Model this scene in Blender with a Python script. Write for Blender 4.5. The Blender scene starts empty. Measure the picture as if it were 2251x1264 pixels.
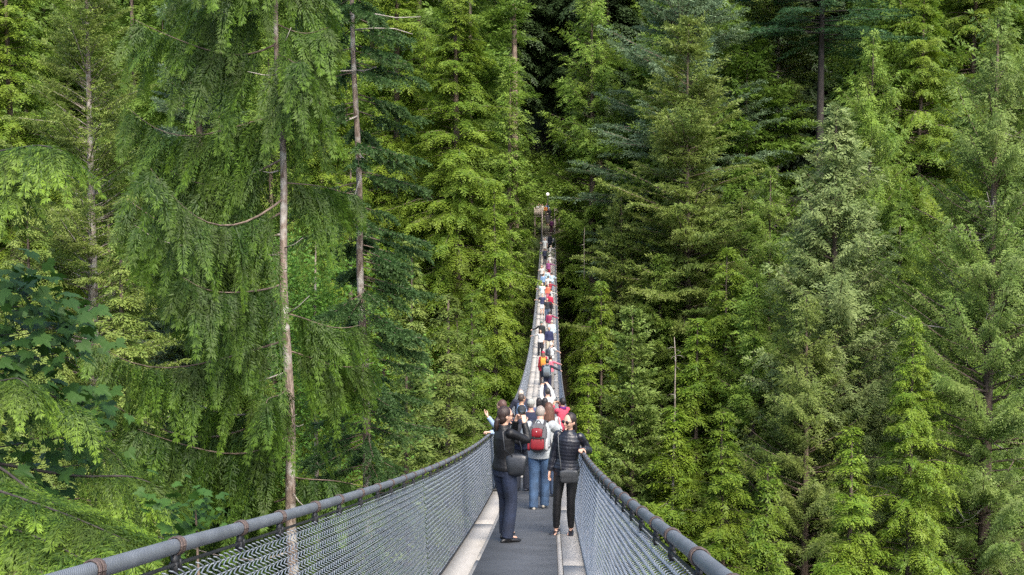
import bpy, math, random
import numpy as np
from mathutils import Vector, Matrix

R = math.radians
SC = bpy.context.scene
COL = SC.collection

# ------------------------------------------------------------------ camera, world, sun
# the eye is the world origin; the bridge runs along +Y
F_PX, CX, CY = 2380.0, 1125.5, 632.0
PITCH, YAW = R(-3.4144), R(2.0767)
cam_d = bpy.data.cameras.new('camera')
cam = bpy.data.objects.new('camera', cam_d)
COL.objects.link(cam)
cam_d.sensor_width = 36.0
cam_d.lens = F_PX / 2251.0 * 36.0
cam_d.clip_start = 0.05
cam_d.clip_end = 3000
cam.rotation_euler = (R(90) + PITCH, 0, YAW)
SC.camera = cam

SUN_AZ, SUN_EL = R(152), R(50)            # azimuth clockwise from +Y
world = bpy.data.worlds.new('World')
SC.world = world
world.use_nodes = True
wn = world.node_tree
sky = wn.nodes.new('ShaderNodeTexSky')
sky.sky_type = 'NISHITA'
sky.sun_disc = False
sky.sun_elevation = SUN_EL
sky.sun_rotation = SUN_AZ
sky.air_density = 1.0
sky.dust_density = 3.0
bg = wn.nodes['Background']
bg.inputs['Strength'].default_value = 0.15
wn.links.new(sky.outputs[0], bg.inputs['Color'])

sun_d = bpy.data.lights.new('sun', 'SUN')
sun_d.energy = 2.1
sun_d.angle = R(35)
sun_d.color = (1.0, 0.93, 0.80)
sun = bpy.data.objects.new('sun', sun_d)
COL.objects.link(sun)
sdir = Vector((math.sin(SUN_AZ) * math.cos(SUN_EL), math.cos(SUN_AZ) * math.cos(SUN_EL), math.sin(SUN_EL)))
sun.rotation_euler = sdir.to_track_quat('Z', 'Y').to_euler()
sun.location = sdir * 100

SC.view_settings.view_transform = 'Standard'
SC.view_settings.look = 'None'
SC.view_settings.exposure = 1.62
SC.view_settings.gamma = 1.0
SC.render.engine = 'CYCLES'
cy = SC.cycles
cy.max_bounces = 6
cy.diffuse_bounces = 4
cy.glossy_bounces = 2
cy.transmission_bounces = 3
cy.use_denoising = False
cy.caustics_reflective = False
cy.caustics_refractive = False

UPV = np.array([0.0, 0, 1.0])
rng = np.random.default_rng(7)
random.seed(7)

# ------------------------------------------------------------------ pixel helper (source photograph pixels -> world)
_F = np.array([-math.sin(YAW) * math.cos(PITCH), math.cos(YAW) * math.cos(PITCH), math.sin(PITCH)])
_R = np.array([math.cos(YAW), math.sin(YAW), 0.0])
_U = np.cross(_R, _F)


def at(x, y, Y):
    d = _F + _R * (x - CX) / F_PX + _U * (CY - y) / F_PX
    return d * (Y / d[1])


def deck_z(Y):
    c = (-4.190540659e-08, 5.445606487e-06, 0.00160925385, -0.2174704396, -1.4424202785)
    return (((c[0] * Y + c[1]) * Y + c[2]) * Y + c[3]) * Y + c[4]


AXIS = -0.375          # x of the bridge axis
END_Y = 137.6


# ------------------------------------------------------------------ materials
def new_mat(name):
    m = bpy.data.materials.new(name)
    m.use_nodes = True
    return m, m.node_tree, m.node_tree.nodes['Principled BSDF']


def simple(name, col, rough=0.6, metal=0.0, var=0.15, scale=20.0, bump=0.0, bscale=None, spec=0.5, coat=0.0):
    m, t, p = new_mat(name)
    p.inputs['Roughness'].default_value = rough
    p.inputs['Metallic'].default_value = metal
    p.inputs['Specular IOR Level'].default_value = spec
    p.inputs['Coat Weight'].default_value = coat
    tc = t.nodes.new('ShaderNodeTexCoord')
    n = t.nodes.new('ShaderNodeTexNoise')
    n.inputs['Scale'].default_value = scale
    n.inputs['Detail'].default_value = 4
    t.links.new(tc.outputs['Object'], n.inputs['Vector'])
    mx = t.nodes.new('ShaderNodeMix')
    mx.data_type = 'RGBA'
    a = [max(0, c * (1 - var)) for c in col]
    b = [min(1, c * (1 + var)) for c in col]
    mx.inputs[6].default_value = (*a, 1)
    mx.inputs[7].default_value = (*b, 1)
    mr = t.nodes.new('ShaderNodeMapRange')
    mr.inputs['From Min'].default_value = 0.3
    mr.inputs['From Max'].default_value = 0.7
    t.links.new(n.outputs['Fac'], mr.inputs['Value'])
    t.links.new(mr.outputs[0], mx.inputs[0])
    t.links.new(mx.outputs[2], p.inputs['Base Color'])
    if bump > 0:
        n2 = t.nodes.new('ShaderNodeTexNoise')
        n2.inputs['Scale'].default_value = bscale or scale * 3
        n2.inputs['Detail'].default_value = 5
        t.links.new(tc.outputs['Object'], n2.inputs['Vector'])
        b_ = t.nodes.new('ShaderNodeBump')
        b_.inputs['Strength'].default_value = bump
        b_.inputs['Distance'].default_value = 0.01
        t.links.new(n2.outputs['Fac'], b_.inputs['Height'])
        t.links.new(b_.outputs[0], p.inputs['Normal'])
    return m


_cache = {}


def cloth(col, rough=0.85, key=None, bump=0.25, spec=0.3):
    col = tuple(c * .66 for c in col)
    k = ('cloth', tuple(round(c, 3) for c in col), rough)
    if k not in _cache:
        _cache[k] = simple('cloth', col, rough, var=0.14, scale=14, bump=bump, bscale=60, spec=spec)
    return _cache[k]


def leaf_mat(name, a, b, c, trans=0.42, rough=0.55, nscale=0.35):
    """a,b: range over single leaves; c: the tint of whole boughs (new growth / older needles)."""
    m, t, p = new_mat(name)
    at_ = t.nodes.new('ShaderNodeAttribute')
    at_.attribute_name = 'tint'
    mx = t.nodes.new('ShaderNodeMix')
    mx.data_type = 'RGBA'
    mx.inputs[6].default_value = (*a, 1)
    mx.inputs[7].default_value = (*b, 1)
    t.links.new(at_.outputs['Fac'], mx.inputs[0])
    tc = t.nodes.new('ShaderNodeTexCoord')
    n = t.nodes.new('ShaderNodeTexNoise')
    n.inputs['Scale'].default_value = nscale
    n.inputs['Detail'].default_value = 3
    t.links.new(tc.outputs['Object'], n.inputs['Vector'])
    mr = t.nodes.new('ShaderNodeMapRange')
    mr.inputs['From Min'].default_value = 0.42
    mr.inputs['From Max'].default_value = 0.68
    mr.inputs['To Max'].default_value = 0.75
    t.links.new(n.outputs['Fac'], mr.inputs['Value'])
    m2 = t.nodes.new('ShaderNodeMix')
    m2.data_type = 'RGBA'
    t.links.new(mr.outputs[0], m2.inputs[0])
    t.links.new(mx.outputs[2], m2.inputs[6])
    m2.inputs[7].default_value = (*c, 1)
    oi = t.nodes.new('ShaderNodeObjectInfo')
    hs = t.nodes.new('ShaderNodeHueSaturation')
    mv = t.nodes.new('ShaderNodeMapRange')
    mv.inputs['To Min'].default_value = 0.85
    mv.inputs['To Max'].default_value = 1.15
    t.links.new(oi.outputs['Random'], mv.inputs['Value'])
    t.links.new(mv.outputs[0], hs.inputs['Value'])
    t.links.new(m2.outputs[2], hs.inputs['Color'])
    t.links.new(hs.outputs[0], p.inputs['Base Color'])
    p.inputs['Roughness'].default_value = rough
    p.inputs['Specular IOR Level'].default_value = 0.3
    tr = t.nodes.new('ShaderNodeBsdfTranslucent')
    t.links.new(hs.outputs[0], tr.inputs['Color'])
    ms = t.nodes.new('ShaderNodeMixShader')
    ms.inputs[0].default_value = trans
    out = t.nodes['Material Output']
    t.links.new(p.outputs[0], ms.inputs[1])
    t.links.new(tr.outputs[0], ms.inputs[2])
    t.links.new(ms.outputs[0], out.inputs['Surface'])
    return m


LEAF = {
    'hemlock': leaf_mat('hemlock_needles', (0.084, 0.158, 0.014), (0.2, 0.288, 0.03), (0.165, 0.222, 0.022)),
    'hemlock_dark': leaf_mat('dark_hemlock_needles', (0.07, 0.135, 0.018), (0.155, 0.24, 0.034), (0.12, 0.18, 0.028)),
    'olive': leaf_mat('olive_needles', (0.1, 0.158, 0.03), (0.215, 0.275, 0.062), (0.175, 0.215, 0.05)),
    'cedar': leaf_mat('cedar_fronds', (0.098, 0.178, 0.024), (0.215, 0.315, 0.048), (0.172, 0.232, 0.04)),
    'cedar_gray': leaf_mat('greyish_cedar_fronds', (0.112, 0.188, 0.036), (0.245, 0.345, 0.078), (0.19, 0.25, 0.062)),
    'fir': leaf_mat('fir_needles', (0.1, 0.165, 0.035), (0.21, 0.29, 0.07), (0.17, 0.22, 0.055)),
    'fir_blue': leaf_mat('blue_grey_needles', (0.095, 0.155, 0.085), (0.19, 0.27, 0.155), (0.14, 0.205, 0.09)),
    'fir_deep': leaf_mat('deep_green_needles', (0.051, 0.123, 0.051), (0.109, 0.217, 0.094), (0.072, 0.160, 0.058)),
    'near_cedar': leaf_mat('near_cedar_fronds', (0.028, 0.068, 0.009), (0.13, 0.232, 0.02), (0.05, 0.078, 0.014), nscale=1.3),
    'cedar_pale': leaf_mat('pale_cedar_fronds', (.15, .215, .070), (.29, .37, .135), (.23, .28, .10), trans=.42),
    'shade': leaf_mat('painted_shade_needles', (0.02, 0.042, 0.012), (0.048, 0.085, 0.02), (0.03, 0.055, 0.015), trans=.2),  # needles darkened so the shade of the forest gaps sits in their colour
    'bough': leaf_mat('bough_fronds', (0.026, 0.066, 0.007), (0.205, 0.33, 0.03), (0.055, 0.085, 0.012), nscale=2.2),
    'near_spruce': leaf_mat('near_spruce_needles', (0.03, 0.076, 0.022), (0.085, 0.155, 0.042), (0.05, 0.095, 0.026), nscale=.9),
    'maple': leaf_mat('maple_leaf', (0.02, 0.06, 0.008), (0.046, 0.105, 0.016), (0.027, 0.078, 0.012), trans=.3, rough=.6, nscale=1.5),
    'shrub': leaf_mat('shrub_leaf', (0.080, 0.174, 0.026), (0.145, 0.290, 0.043), (0.116, 0.217, 0.036), nscale=.8),
}


def bark_mat(name, a, b, lichen=None, scale=6.0):
    m, t, p = new_mat(name)
    tc = t.nodes.new('ShaderNodeTexCoord')
    mp = t.nodes.new('ShaderNodeMapping')
    mp.inputs['Scale'].default_value = (1, 1, 0.25)
    t.links.new(tc.outputs['Object'], mp.inputs['Vector'])
    n = t.nodes.new('ShaderNodeTexNoise')
    n.inputs['Scale'].default_value = scale
    n.inputs['Detail'].default_value = 6
    t.links.new(mp.outputs[0], n.inputs['Vector'])
    r = t.nodes.new('ShaderNodeValToRGB')
    r.color_ramp.elements[0].position = 0.35
    r.color_ramp.elements[1].position = 0.65
    r.color_ramp.elements[0].color = (*a, 1)
    r.color_ramp.elements[1].color = (*b, 1)
    t.links.new(n.outputs['Fac'], r.inputs['Fac'])
    last = r.outputs[0]
    if lichen:
        n2 = t.nodes.new('ShaderNodeTexNoise')
        n2.inputs['Scale'].default_value = 2.5
        n2.inputs['Detail'].default_value = 5
        t.links.new(tc.outputs['Object'], n2.inputs['Vector'])
        mr = t.nodes.new('ShaderNodeMapRange')
        mr.inputs['From Min'].default_value = .5
        mr.inputs['From Max'].default_value = .62
        t.links.new(n2.outputs['Fac'], mr.inputs['Value'])
        mx = t.nodes.new('ShaderNodeMix')
        mx.data_type = 'RGBA'
        mx.inputs[7].default_value = (*lichen, 1)
        t.links.new(mr.outputs[0], mx.inputs[0])
        t.links.new(last, mx.inputs[6])
        last = mx.outputs[2]
    t.links.new(last, p.inputs['Base Color'])
    p.inputs['Roughness'].default_value = .9
    b_ = t.nodes.new('ShaderNodeBump')
    b_.inputs['Strength'].default_value = .6
    b_.inputs['Distance'].default_value = .02
    t.links.new(n.outputs['Fac'], b_.inputs['Height'])
    t.links.new(b_.outputs[0], p.inputs['Normal'])
    return m


BARK = {
    'near': bark_mat('lichen_grey_bark', (.07, .048, .036), (.24, .19, .155), lichen=(.33, .31, .28), scale=22.0),
    'brown': bark_mat('brown_bark', (.05, .035, .025), (.15, .11, .085)),
    'pale': bark_mat('pale_grey_bark', (.095, .072, .056), (.25, .21, .175), lichen=(.30, .28, .25)),
    'tan': bark_mat('tan_bark', (.10, .07, .052), (.24, .18, .14)),
    'dead': bark_mat('bleached_wood', (.18, .16, .14), (.34, .31, .28)),
    'dark': bark_mat('dark_bark', (.014, .011, .010), (.040, .032, .028)),
}


# ------------------------------------------------------------------ mesh helpers
class MB:
    """gathers quads/tris; build() links them as one mesh object"""

    def __init__(self):
        self.v, self.f4, self.f3, self.n = [], [], [], 0

    def add(self, v, f4=None, f3=None):
        v = np.asarray(v, float).reshape(-1, 3)
        self.v.append(v)
        if f4 is not None and len(f4):
            self.f4.append(np.asarray(f4, int).reshape(-1, 4) + self.n)
        if f3 is not None and len(f3):
            self.f3.append(np.asarray(f3, int).reshape(-1, 3) + self.n)
        self.n += len(v)

    def box(self, x0, x1, y0, y1, z0, z1):
        v = [(x, y, z) for z in (z0, z1) for y in (y0, y1) for x in (x0, x1)]
        self.add(v, [(0, 2, 3, 1), (4, 5, 7, 6), (0, 1, 5, 4), (2, 6, 7, 3), (0, 4, 6, 2), (1, 3, 7, 5)])

    def tube(self, pts, rad, sides=8, caps=True, ell=None, ref=None, round_caps=False):
        """pts (N,3), rad scalar or (N,) or (N,2) [half-width along ref side, half-depth]"""
        P = np.asarray(pts, float)
        N = len(P)
        r = np.asarray(rad, float)
        if r.ndim == 0:
            r = np.full((N, 2), float(r))
        elif r.ndim == 1:
            r = np.stack([r, r], 1)
        if round_caps:
            d0 = P[0] - P[1]
            d0 /= np.linalg.norm(d0)
            d1 = P[-1] - P[-2]
            d1 /= np.linalg.norm(d1)
            m0, m1 = r[0].min(), r[-1].min()
            P = np.vstack([P[0] + d0 * m0 * .9, P[0] + d0 * m0 * .6, P, P[-1] + d1 * m1 * .6, P[-1] + d1 * m1 * .9])
            r = np.vstack([r[0] * .35, r[0] * .75, r, r[-1] * .75, r[-1] * .35])
            N = len(P)
        T = np.gradient(P, axis=0)
        T /= np.linalg.norm(T, axis=1)[:, None] + 1e-12
        if ref is None:
            ref = np.array([0.0, 0, 1]) if abs(T[0][2]) < .9 else np.array([1.0, 0, 0])
        ref = np.asarray(ref, float)
        A = np.zeros((N, 3))
        B = np.zeros((N, 3))
        u = ref
        for i in range(N):
            u = u - T[i] * (u @ T[i])
            l = np.linalg.norm(u)
            if l < 1e-6:
                u = np.cross(T[i], [.3, .5, .8])
                l = np.linalg.norm(u)
            u = u / l
            A[i] = u
            B[i] = np.cross(T[i], u)
        a = np.arange(sides) * 2 * math.pi / sides
        v = P[:, None, :] + A[:, None, :] * (np.cos(a)[None, :, None] * r[:, 0, None, None]) + B[:, None, :] * (np.sin(a)[None, :, None] * r[:, 1, None, None])
        v = v.reshape(-1, 3)
        i = np.arange(N - 1)[:, None] * sides
        j = np.arange(sides)[None, :]
        k = (j + 1) % sides
        f = np.stack([i + j, i + k, i + sides + k, i + sides + j], -1).reshape(-1, 4)
        f3 = []
        vv = v
        if caps:
            vv = np.vstack([v, P[0], P[-1]])
            n0 = N * sides
            for q in range(sides):
                f3.append((n0, (q + 1) % sides, q))
                f3.append((n0 + 1, (N - 1) * sides + q, (N - 1) * sides + (q + 1) % sides))
        self.add(vv, f, f3 if f3 else None)

    def ball(self, c, r, seg=16, ring=10, M=None, deform=None):
        r = np.broadcast_to(np.asarray(r, float), (3,))
        v = [(0, 0, 1)]
        for i in range(1, ring):
            t = math.pi * i / ring
            for j in range(seg):
                p = 2 * math.pi * j / seg
                v.append((math.sin(t) * math.cos(p), math.sin(t) * math.sin(p), math.cos(t)))
        v.append((0, 0, -1))
        v = np.array(v) * r
        if deform is not None:
            v = deform(v)
        v = v + np.asarray(c, float)
        if M is not None:
            v = v @ np.asarray(M[0]).T + np.asarray(M[1])
        f4, f3 = [], []
        for j in range(seg):
            f3.append((0, 1 + j, 1 + (j + 1) % seg))
            b = 1 + (ring - 2) * seg
            f3.append((len(v) - 1, b + (j + 1) % seg, b + j))
        for i in range(ring - 2):
            for j in range(seg):
                a = 1 + i * seg
                k = (j + 1) % seg
                f4.append((a + j, a + seg + j, a + seg + k, a + k))
        self.add(v, f4, f3)

    def mesh(self, name, mat, smooth=False, tint=None):
        V = np.concatenate(self.v) if self.v else np.zeros((0, 3))
        q = np.concatenate(self.f4) if self.f4 else np.zeros((0, 4), int)
        t = np.concatenate(self.f3) if self.f3 else np.zeros((0, 3), int)
        return raw_mesh(name, V, q, t, mat, smooth, tint)

    def build(self, name, mat, parent=None, smooth=False):
        return obj(name, self.mesh(name, mat, smooth), parent)


def raw_mesh(name, V, q, t, mat, smooth=False, tint=None):
    me = bpy.data.meshes.new(name)
    me.vertices.add(len(V))
    me.vertices.foreach_set('co', np.ascontiguousarray(V, np.float32).ravel())
    nl = len(q) * 4 + len(t) * 3
    me.loops.add(nl)
    me.loops.foreach_set('vertex_index', np.concatenate([q.ravel(), t.ravel()]).astype(np.int32))
    npoly = len(q) + len(t)
    me.polygons.add(npoly)
    st = np.concatenate([np.arange(len(q)) * 4, len(q) * 4 + np.arange(len(t)) * 3]).astype(np.int32)
    me.polygons.foreach_set('loop_start', st)
    if smooth:
        me.polygons.foreach_set('use_smooth', np.ones(npoly, bool))
    if tint is not None:
        a = me.attributes.new('tint', 'FLOAT', 'FACE')
        a.data.foreach_set('value', np.asarray(tint, np.float32))
    me.update(calc_edges=True)
    if mat is not None:
        for m in (mat if isinstance(mat, (list, tuple)) else [mat]):
            me.materials.append(m)
    return me


def obj(name, me, parent=None):
    o = bpy.data.objects.new(name, me)
    COL.objects.link(o)
    if parent is not None:
        o.parent = parent
    return o


def empty(name, loc=(0, 0, 0), rotz=0.0):
    o = bpy.data.objects.new(name, None)
    o.empty_display_size = .2
    COL.objects.link(o)
    o.location = loc
    o.rotation_euler = (0, 0, rotz)
    return o


def tag(o, label, cat, group=None, kind=None):
    if label:
        o['label'] = label
    if cat:
        o['category'] = cat
    if group:
        o['group'] = group
    if kind:
        o['kind'] = kind
    return o


# ------------------------------------------------------------------ ground
def ground_z(X, Y):
    X = np.asarray(X, float)
    Y = np.asarray(Y, float)
    ys = np.array([-60, -10, 0.0, 3.0, 8, 20, 40, 58, 66, 78, 84, 100, 120, 138, 150, 200, 260, 420])
    zs = np.array([6, 0, -2.6, -4.5, -9.5, -22, -45, -59, -60, -60, -56, -40, -21, -3.6, 0, 22, 46, 90])
    z = np.interp(Y + 3 * np.sin(X * .06 + 1.3) * np.clip((Y - 10) / 40, 0, 1) * np.clip(np.abs(X) / 20, 0, 1), ys, zs)
    w = np.clip((np.abs(X) - 2) / 8, 0, 1)
    z = z + w * (1.3 * np.sin(X * .21 + Y * .13) + .8 * np.sin(X * .47 - Y * .39 + 1) + .4 * np.sin(X * 1.1 + Y * .9))
    return z


gm, gt, gp = new_mat('forest_floor')
tc = gt.nodes.new('ShaderNodeTexCoord')
n1 = gt.nodes.new('ShaderNodeTexNoise')
n1.inputs['Scale'].default_value = .25
n1.inputs['Detail'].default_value = 8
gt.links.new(tc.outputs['Object'], n1.inputs['Vector'])
cr = gt.nodes.new('ShaderNodeValToRGB')
cr.color_ramp.elements[0].position = .38
cr.color_ramp.elements[0].color = (.045, .03, .018, 1)
cr.color_ramp.elements[1].position = .62
cr.color_ramp.elements[1].color = (.045, .075, .014, 1)
gt.links.new(n1.outputs['Fac'], cr.inputs['Fac'])
gt.links.new(cr.outputs[0], gp.inputs['Base Color'])
gp.inputs['Roughness'].default_value = .95
gx = np.concatenate([np.arange(-300, -60, 12.0), np.arange(-60, 60, 2.0), np.arange(60, 301, 12.0)])
gy = np.concatenate([np.arange(-60, 180, 2.0), np.arange(180, 421, 8.0)])
GX, GY = np.meshgrid(gx, gy)
GZ = ground_z(GX, GY)
nx, ny = len(gx), len(gy)
ii = np.arange(ny - 1)[:, None] * nx + np.arange(nx - 1)[None, :]
q = np.stack([ii, ii + 1, ii + nx + 1, ii + nx], -1).reshape(-1, 4)
g = obj('ground', raw_mesh('ground', np.stack([GX, GY, GZ], -1).reshape(-1, 3), q, np.zeros((0, 3), int), gm, True))
tag(g, 'steep forested canyon slopes under the trees', None, kind='structure')
wm = simple('river_water', (.02, .035, .03), .08, var=.1, scale=.2, bump=.3, bscale=2)
mb = MB()
mb.add([(-300, 62, -58.7), (300, 62, -58.7), (300, 80, -58.7), (-300, 80, -58.7)], [(0, 1, 2, 3)])
tag(mb.build('water', wm), 'river at the canyon bottom', None, kind='structure')

# ------------------------------------------------------------------ the bridge
M_MAT = simple('rubber_mat', (.050, .055, .063), .8, var=.22, scale=2.3, bump=.15, bscale=150)
M_PLANK = None


def plank_mat():
    m, t, p = new_mat('weathered_planks')
    tc = t.nodes.new('ShaderNodeTexCoord')
    mp = t.nodes.new('ShaderNodeMapping')
    mp.inputs['Scale'].default_value = (16, .35, 9)
    t.links.new(tc.outputs['Object'], mp.inputs['Vector'])
    n = t.nodes.new('ShaderNodeTexNoise')
    n.inputs['Scale'].default_value = 3
    n.inputs['Detail'].default_value = 7
    t.links.new(mp.outputs[0], n.inputs['Vector'])
    r = t.nodes.new('ShaderNodeValToRGB')
    r.color_ramp.elements[0].position = .3
    r.color_ramp.elements[0].color = (.285, .268, .243, 1)
    r.color_ramp.elements[1].position = .7
    r.color_ramp.elements[1].color = (.335, .318, .292, 1)
    t.links.new(n.outputs['Fac'], r.inputs['Fac'])
    n2 = t.nodes.new('ShaderNodeTexNoise')
    n2.inputs['Scale'].default_value = 1.3
    n2.inputs['Detail'].default_value = 5
    t.links.new(tc.outputs['Object'], n2.inputs['Vector'])
    mr = t.nodes.new('ShaderNodeMapRange')
    mr.inputs['From Min'].default_value = .5
    mr.inputs['From Max'].default_value = .75
    mr.inputs['To Max'].default_value = .4
    t.links.new(n2.outputs['Fac'], mr.inputs['Value'])
    mx = t.nodes.new('ShaderNodeMix')
    mx.data_type = 'RGBA'
    mx.inputs[7].default_value = (.15, .135, .12, 1)
    t.links.new(mr.outputs[0], mx.inputs[0])
    t.links.new(r.outputs[0], mx.inputs[6])
    t.links.new(mx.outputs[2], p.inputs['Base Color'])
    p.inputs['Roughness'].default_value = .8
    return m


M_PLANK = plank_mat()
M_DARKSTEEL = simple('black_steel', (.022, .022, .024), .5, .3, var=.3, scale=8)
M_GALV = simple('galvanised_wire', (.225, .25, .282), .5, .15, var=.12, scale=30)
M_TRIM = simple('pale_edge_trim', (.30, .32, .33), .6, .0, var=.25, scale=12)
M_LASH = simple('rusty_wire_lashing', (.085, .062, .055), .7, .3, var=.35, scale=60, bump=.4, bscale=200)


def cable_mat():
    m, t, p = new_mat('stranded_cable')
    tc = t.nodes.new('ShaderNodeTexCoord')
    # helical strands: angle about the axis from the normal, plus the run along Y
    uv = t.nodes.new('ShaderNodeAttribute')
    uv.attribute_name = 'helix'
    w = t.nodes.new('ShaderNodeMath')
    w.operation = 'SINE'
    t.links.new(uv.outputs['Fac'], w.inputs[0])
    mr = t.nodes.new('ShaderNodeMapRange')
    mr.inputs['From Min'].default_value = -1
    t.links.new(w.outputs[0], mr.inputs['Value'])
    mx = t.nodes.new('ShaderNodeMix')
    mx.data_type = 'RGBA'
    mx.inputs[6].default_value = (.105, .115, .130, 1)
    mx.inputs[7].default_value = (.165, .180, .20, 1)
    t.links.new(mr.outputs[0], mx.inputs[0])
    n = t.nodes.new('ShaderNodeTexNoise')
    n.inputs['Scale'].default_value = 7
    n.inputs['Detail'].default_value = 5
    t.links.new(tc.outputs['Object'], n.inputs['Vector'])
    m2 = t.nodes.new('ShaderNodeMix')
    m2.data_type = 'RGBA'
    m2.blend_type = 'MULTIPLY'
    m2.inputs[0].default_value = .5
    t.links.new(mx.outputs[2], m2.inputs[6])
    t.links.new(n.outputs['Color'], m2.inputs[7])
    t.links.new(mx.outputs[2], m2.inputs[6])
    bw = t.nodes.new('ShaderNodeMapRange')
    bw.inputs['From Min'].default_value = .3
    bw.inputs['From Max'].default_value = .7
    bw.inputs['To Min'].default_value = .75
    bw.inputs['To Max'].default_value = 1.1
    t.links.new(n.outputs['Fac'], bw.inputs['Value'])
    hs = t.nodes.new('ShaderNodeHueSaturation')
    t.links.new(bw.outputs[0], hs.inputs['Value'])
    t.links.new(mx.outputs[2], hs.inputs['Color'])
    t.links.new(hs.outputs[0], p.inputs['Base Color'])
    p.inputs['Metallic'].default_value = .25
    p.inputs['Roughness'].default_value = .5
    b = t.nodes.new('ShaderNodeBump')
    b.inputs['Strength'].default_value = .3
    b.inputs['Distance'].default_value = .0015
    t.links.new(mr.outputs[0], b.inputs['Height'])
    t.links.new(b.outputs[0], p.inputs['Normal'])
    return m


M_CABLE = cable_mat()

bridge = empty('suspension_bridge', (0, 0, 0))
tag(bridge, 'long sagging suspension footbridge with cable handrails and chain-link sides crossing the canyon', 'bridge')


def strip(x0, x1, y0, y1, dz, th, step=1.0):
    """a slab following the deck curve"""
    ys = np.linspace(y0, y1, max(2, int((y1 - y0) / step) + 1))
    zs = deck_z(ys) + dz
    n = len(ys)
    v = np.concatenate([np.stack([np.full(n, x), ys, zs + o], 1) for x, o in ((x0, 0), (x1, 0), (x1, -th), (x0, -th))])
    i = np.arange(n - 1)
    f = []
    for a, b in ((0, 1), (1, 2), (2, 3), (3, 0)):
        f.append(np.stack([a * n + i, a * n + i + 1, b * n + i + 1, b * n + i], 1))
    f.append(np.array([[0, n, 2 * n, 3 * n], [3 * n - 1 + n, 3 * n - 1, 2 * n - 1, n - 1]]))
    return v, np.concatenate(f)


Y0 = -2.5
mb = MB()                                     # planked deck: long boards side by side with gaps
edges = [-.75, -.475, -.465, -.245, -.235, -.005, .005, .235, .245, .455, .505, .750]
xs = [(-.75, -.478), (-.472, -.243), (-.237, -.003), (.003, .237), (.243, .447), (.453, .506), (.514, .75)]
for i, (a, b) in enumerate(xs):
    y = Y0 + (i * 2.37) % 6.1 - 6.1
    while y < END_Y:
        ya, yb = max(y, Y0), min(y + 6.097, END_Y)
        if yb - ya > .05:
            mb.add(*strip(AXIS + a, AXIS + b, ya, yb, .0006 * ((i + int(y)) % 3 - 1), .05, .6))
        y += 6.1
mb.add(*strip(AXIS - .74, AXIS + .74, Y0, END_Y, -.055, .04))
mb.build('deck', M_PLANK, bridge)
mb = MB()
mb.add(*strip(AXIS - .43, AXIS + .449, Y0, 23.6, .012, .012, .5))
mb.build('tread_mat', M_MAT, bridge)
mb = MB()
mb.add(*strip(AXIS + .752, AXIS + .79, Y0, END_Y, .02, .06))
o = mb.build('edge_trim', M_TRIM, bridge)
mb = MB()
mb.add(*strip(AXIS - .775, AXIS - .752, Y0, END_Y, .015, .06))
mb.build('edge_trim', M_DARKSTEEL, bridge)
M_BEAM = simple('beam_timber', (.16, .13, .1), .9)
for y in np.arange(-2, END_Y, 2.0):
    z = deck_z(y) - .1
    mb = MB()
    mb.box(AXIS - .95, AXIS + .95, y - .06, y + .06, z - .14, z)
    mb.build('cross_beam', M_BEAM, bridge)

RH = 1.126
def rail_h(y):
    return RH - .012 * np.clip(3.4 - np.asarray(y, float), 0, 6)


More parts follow.
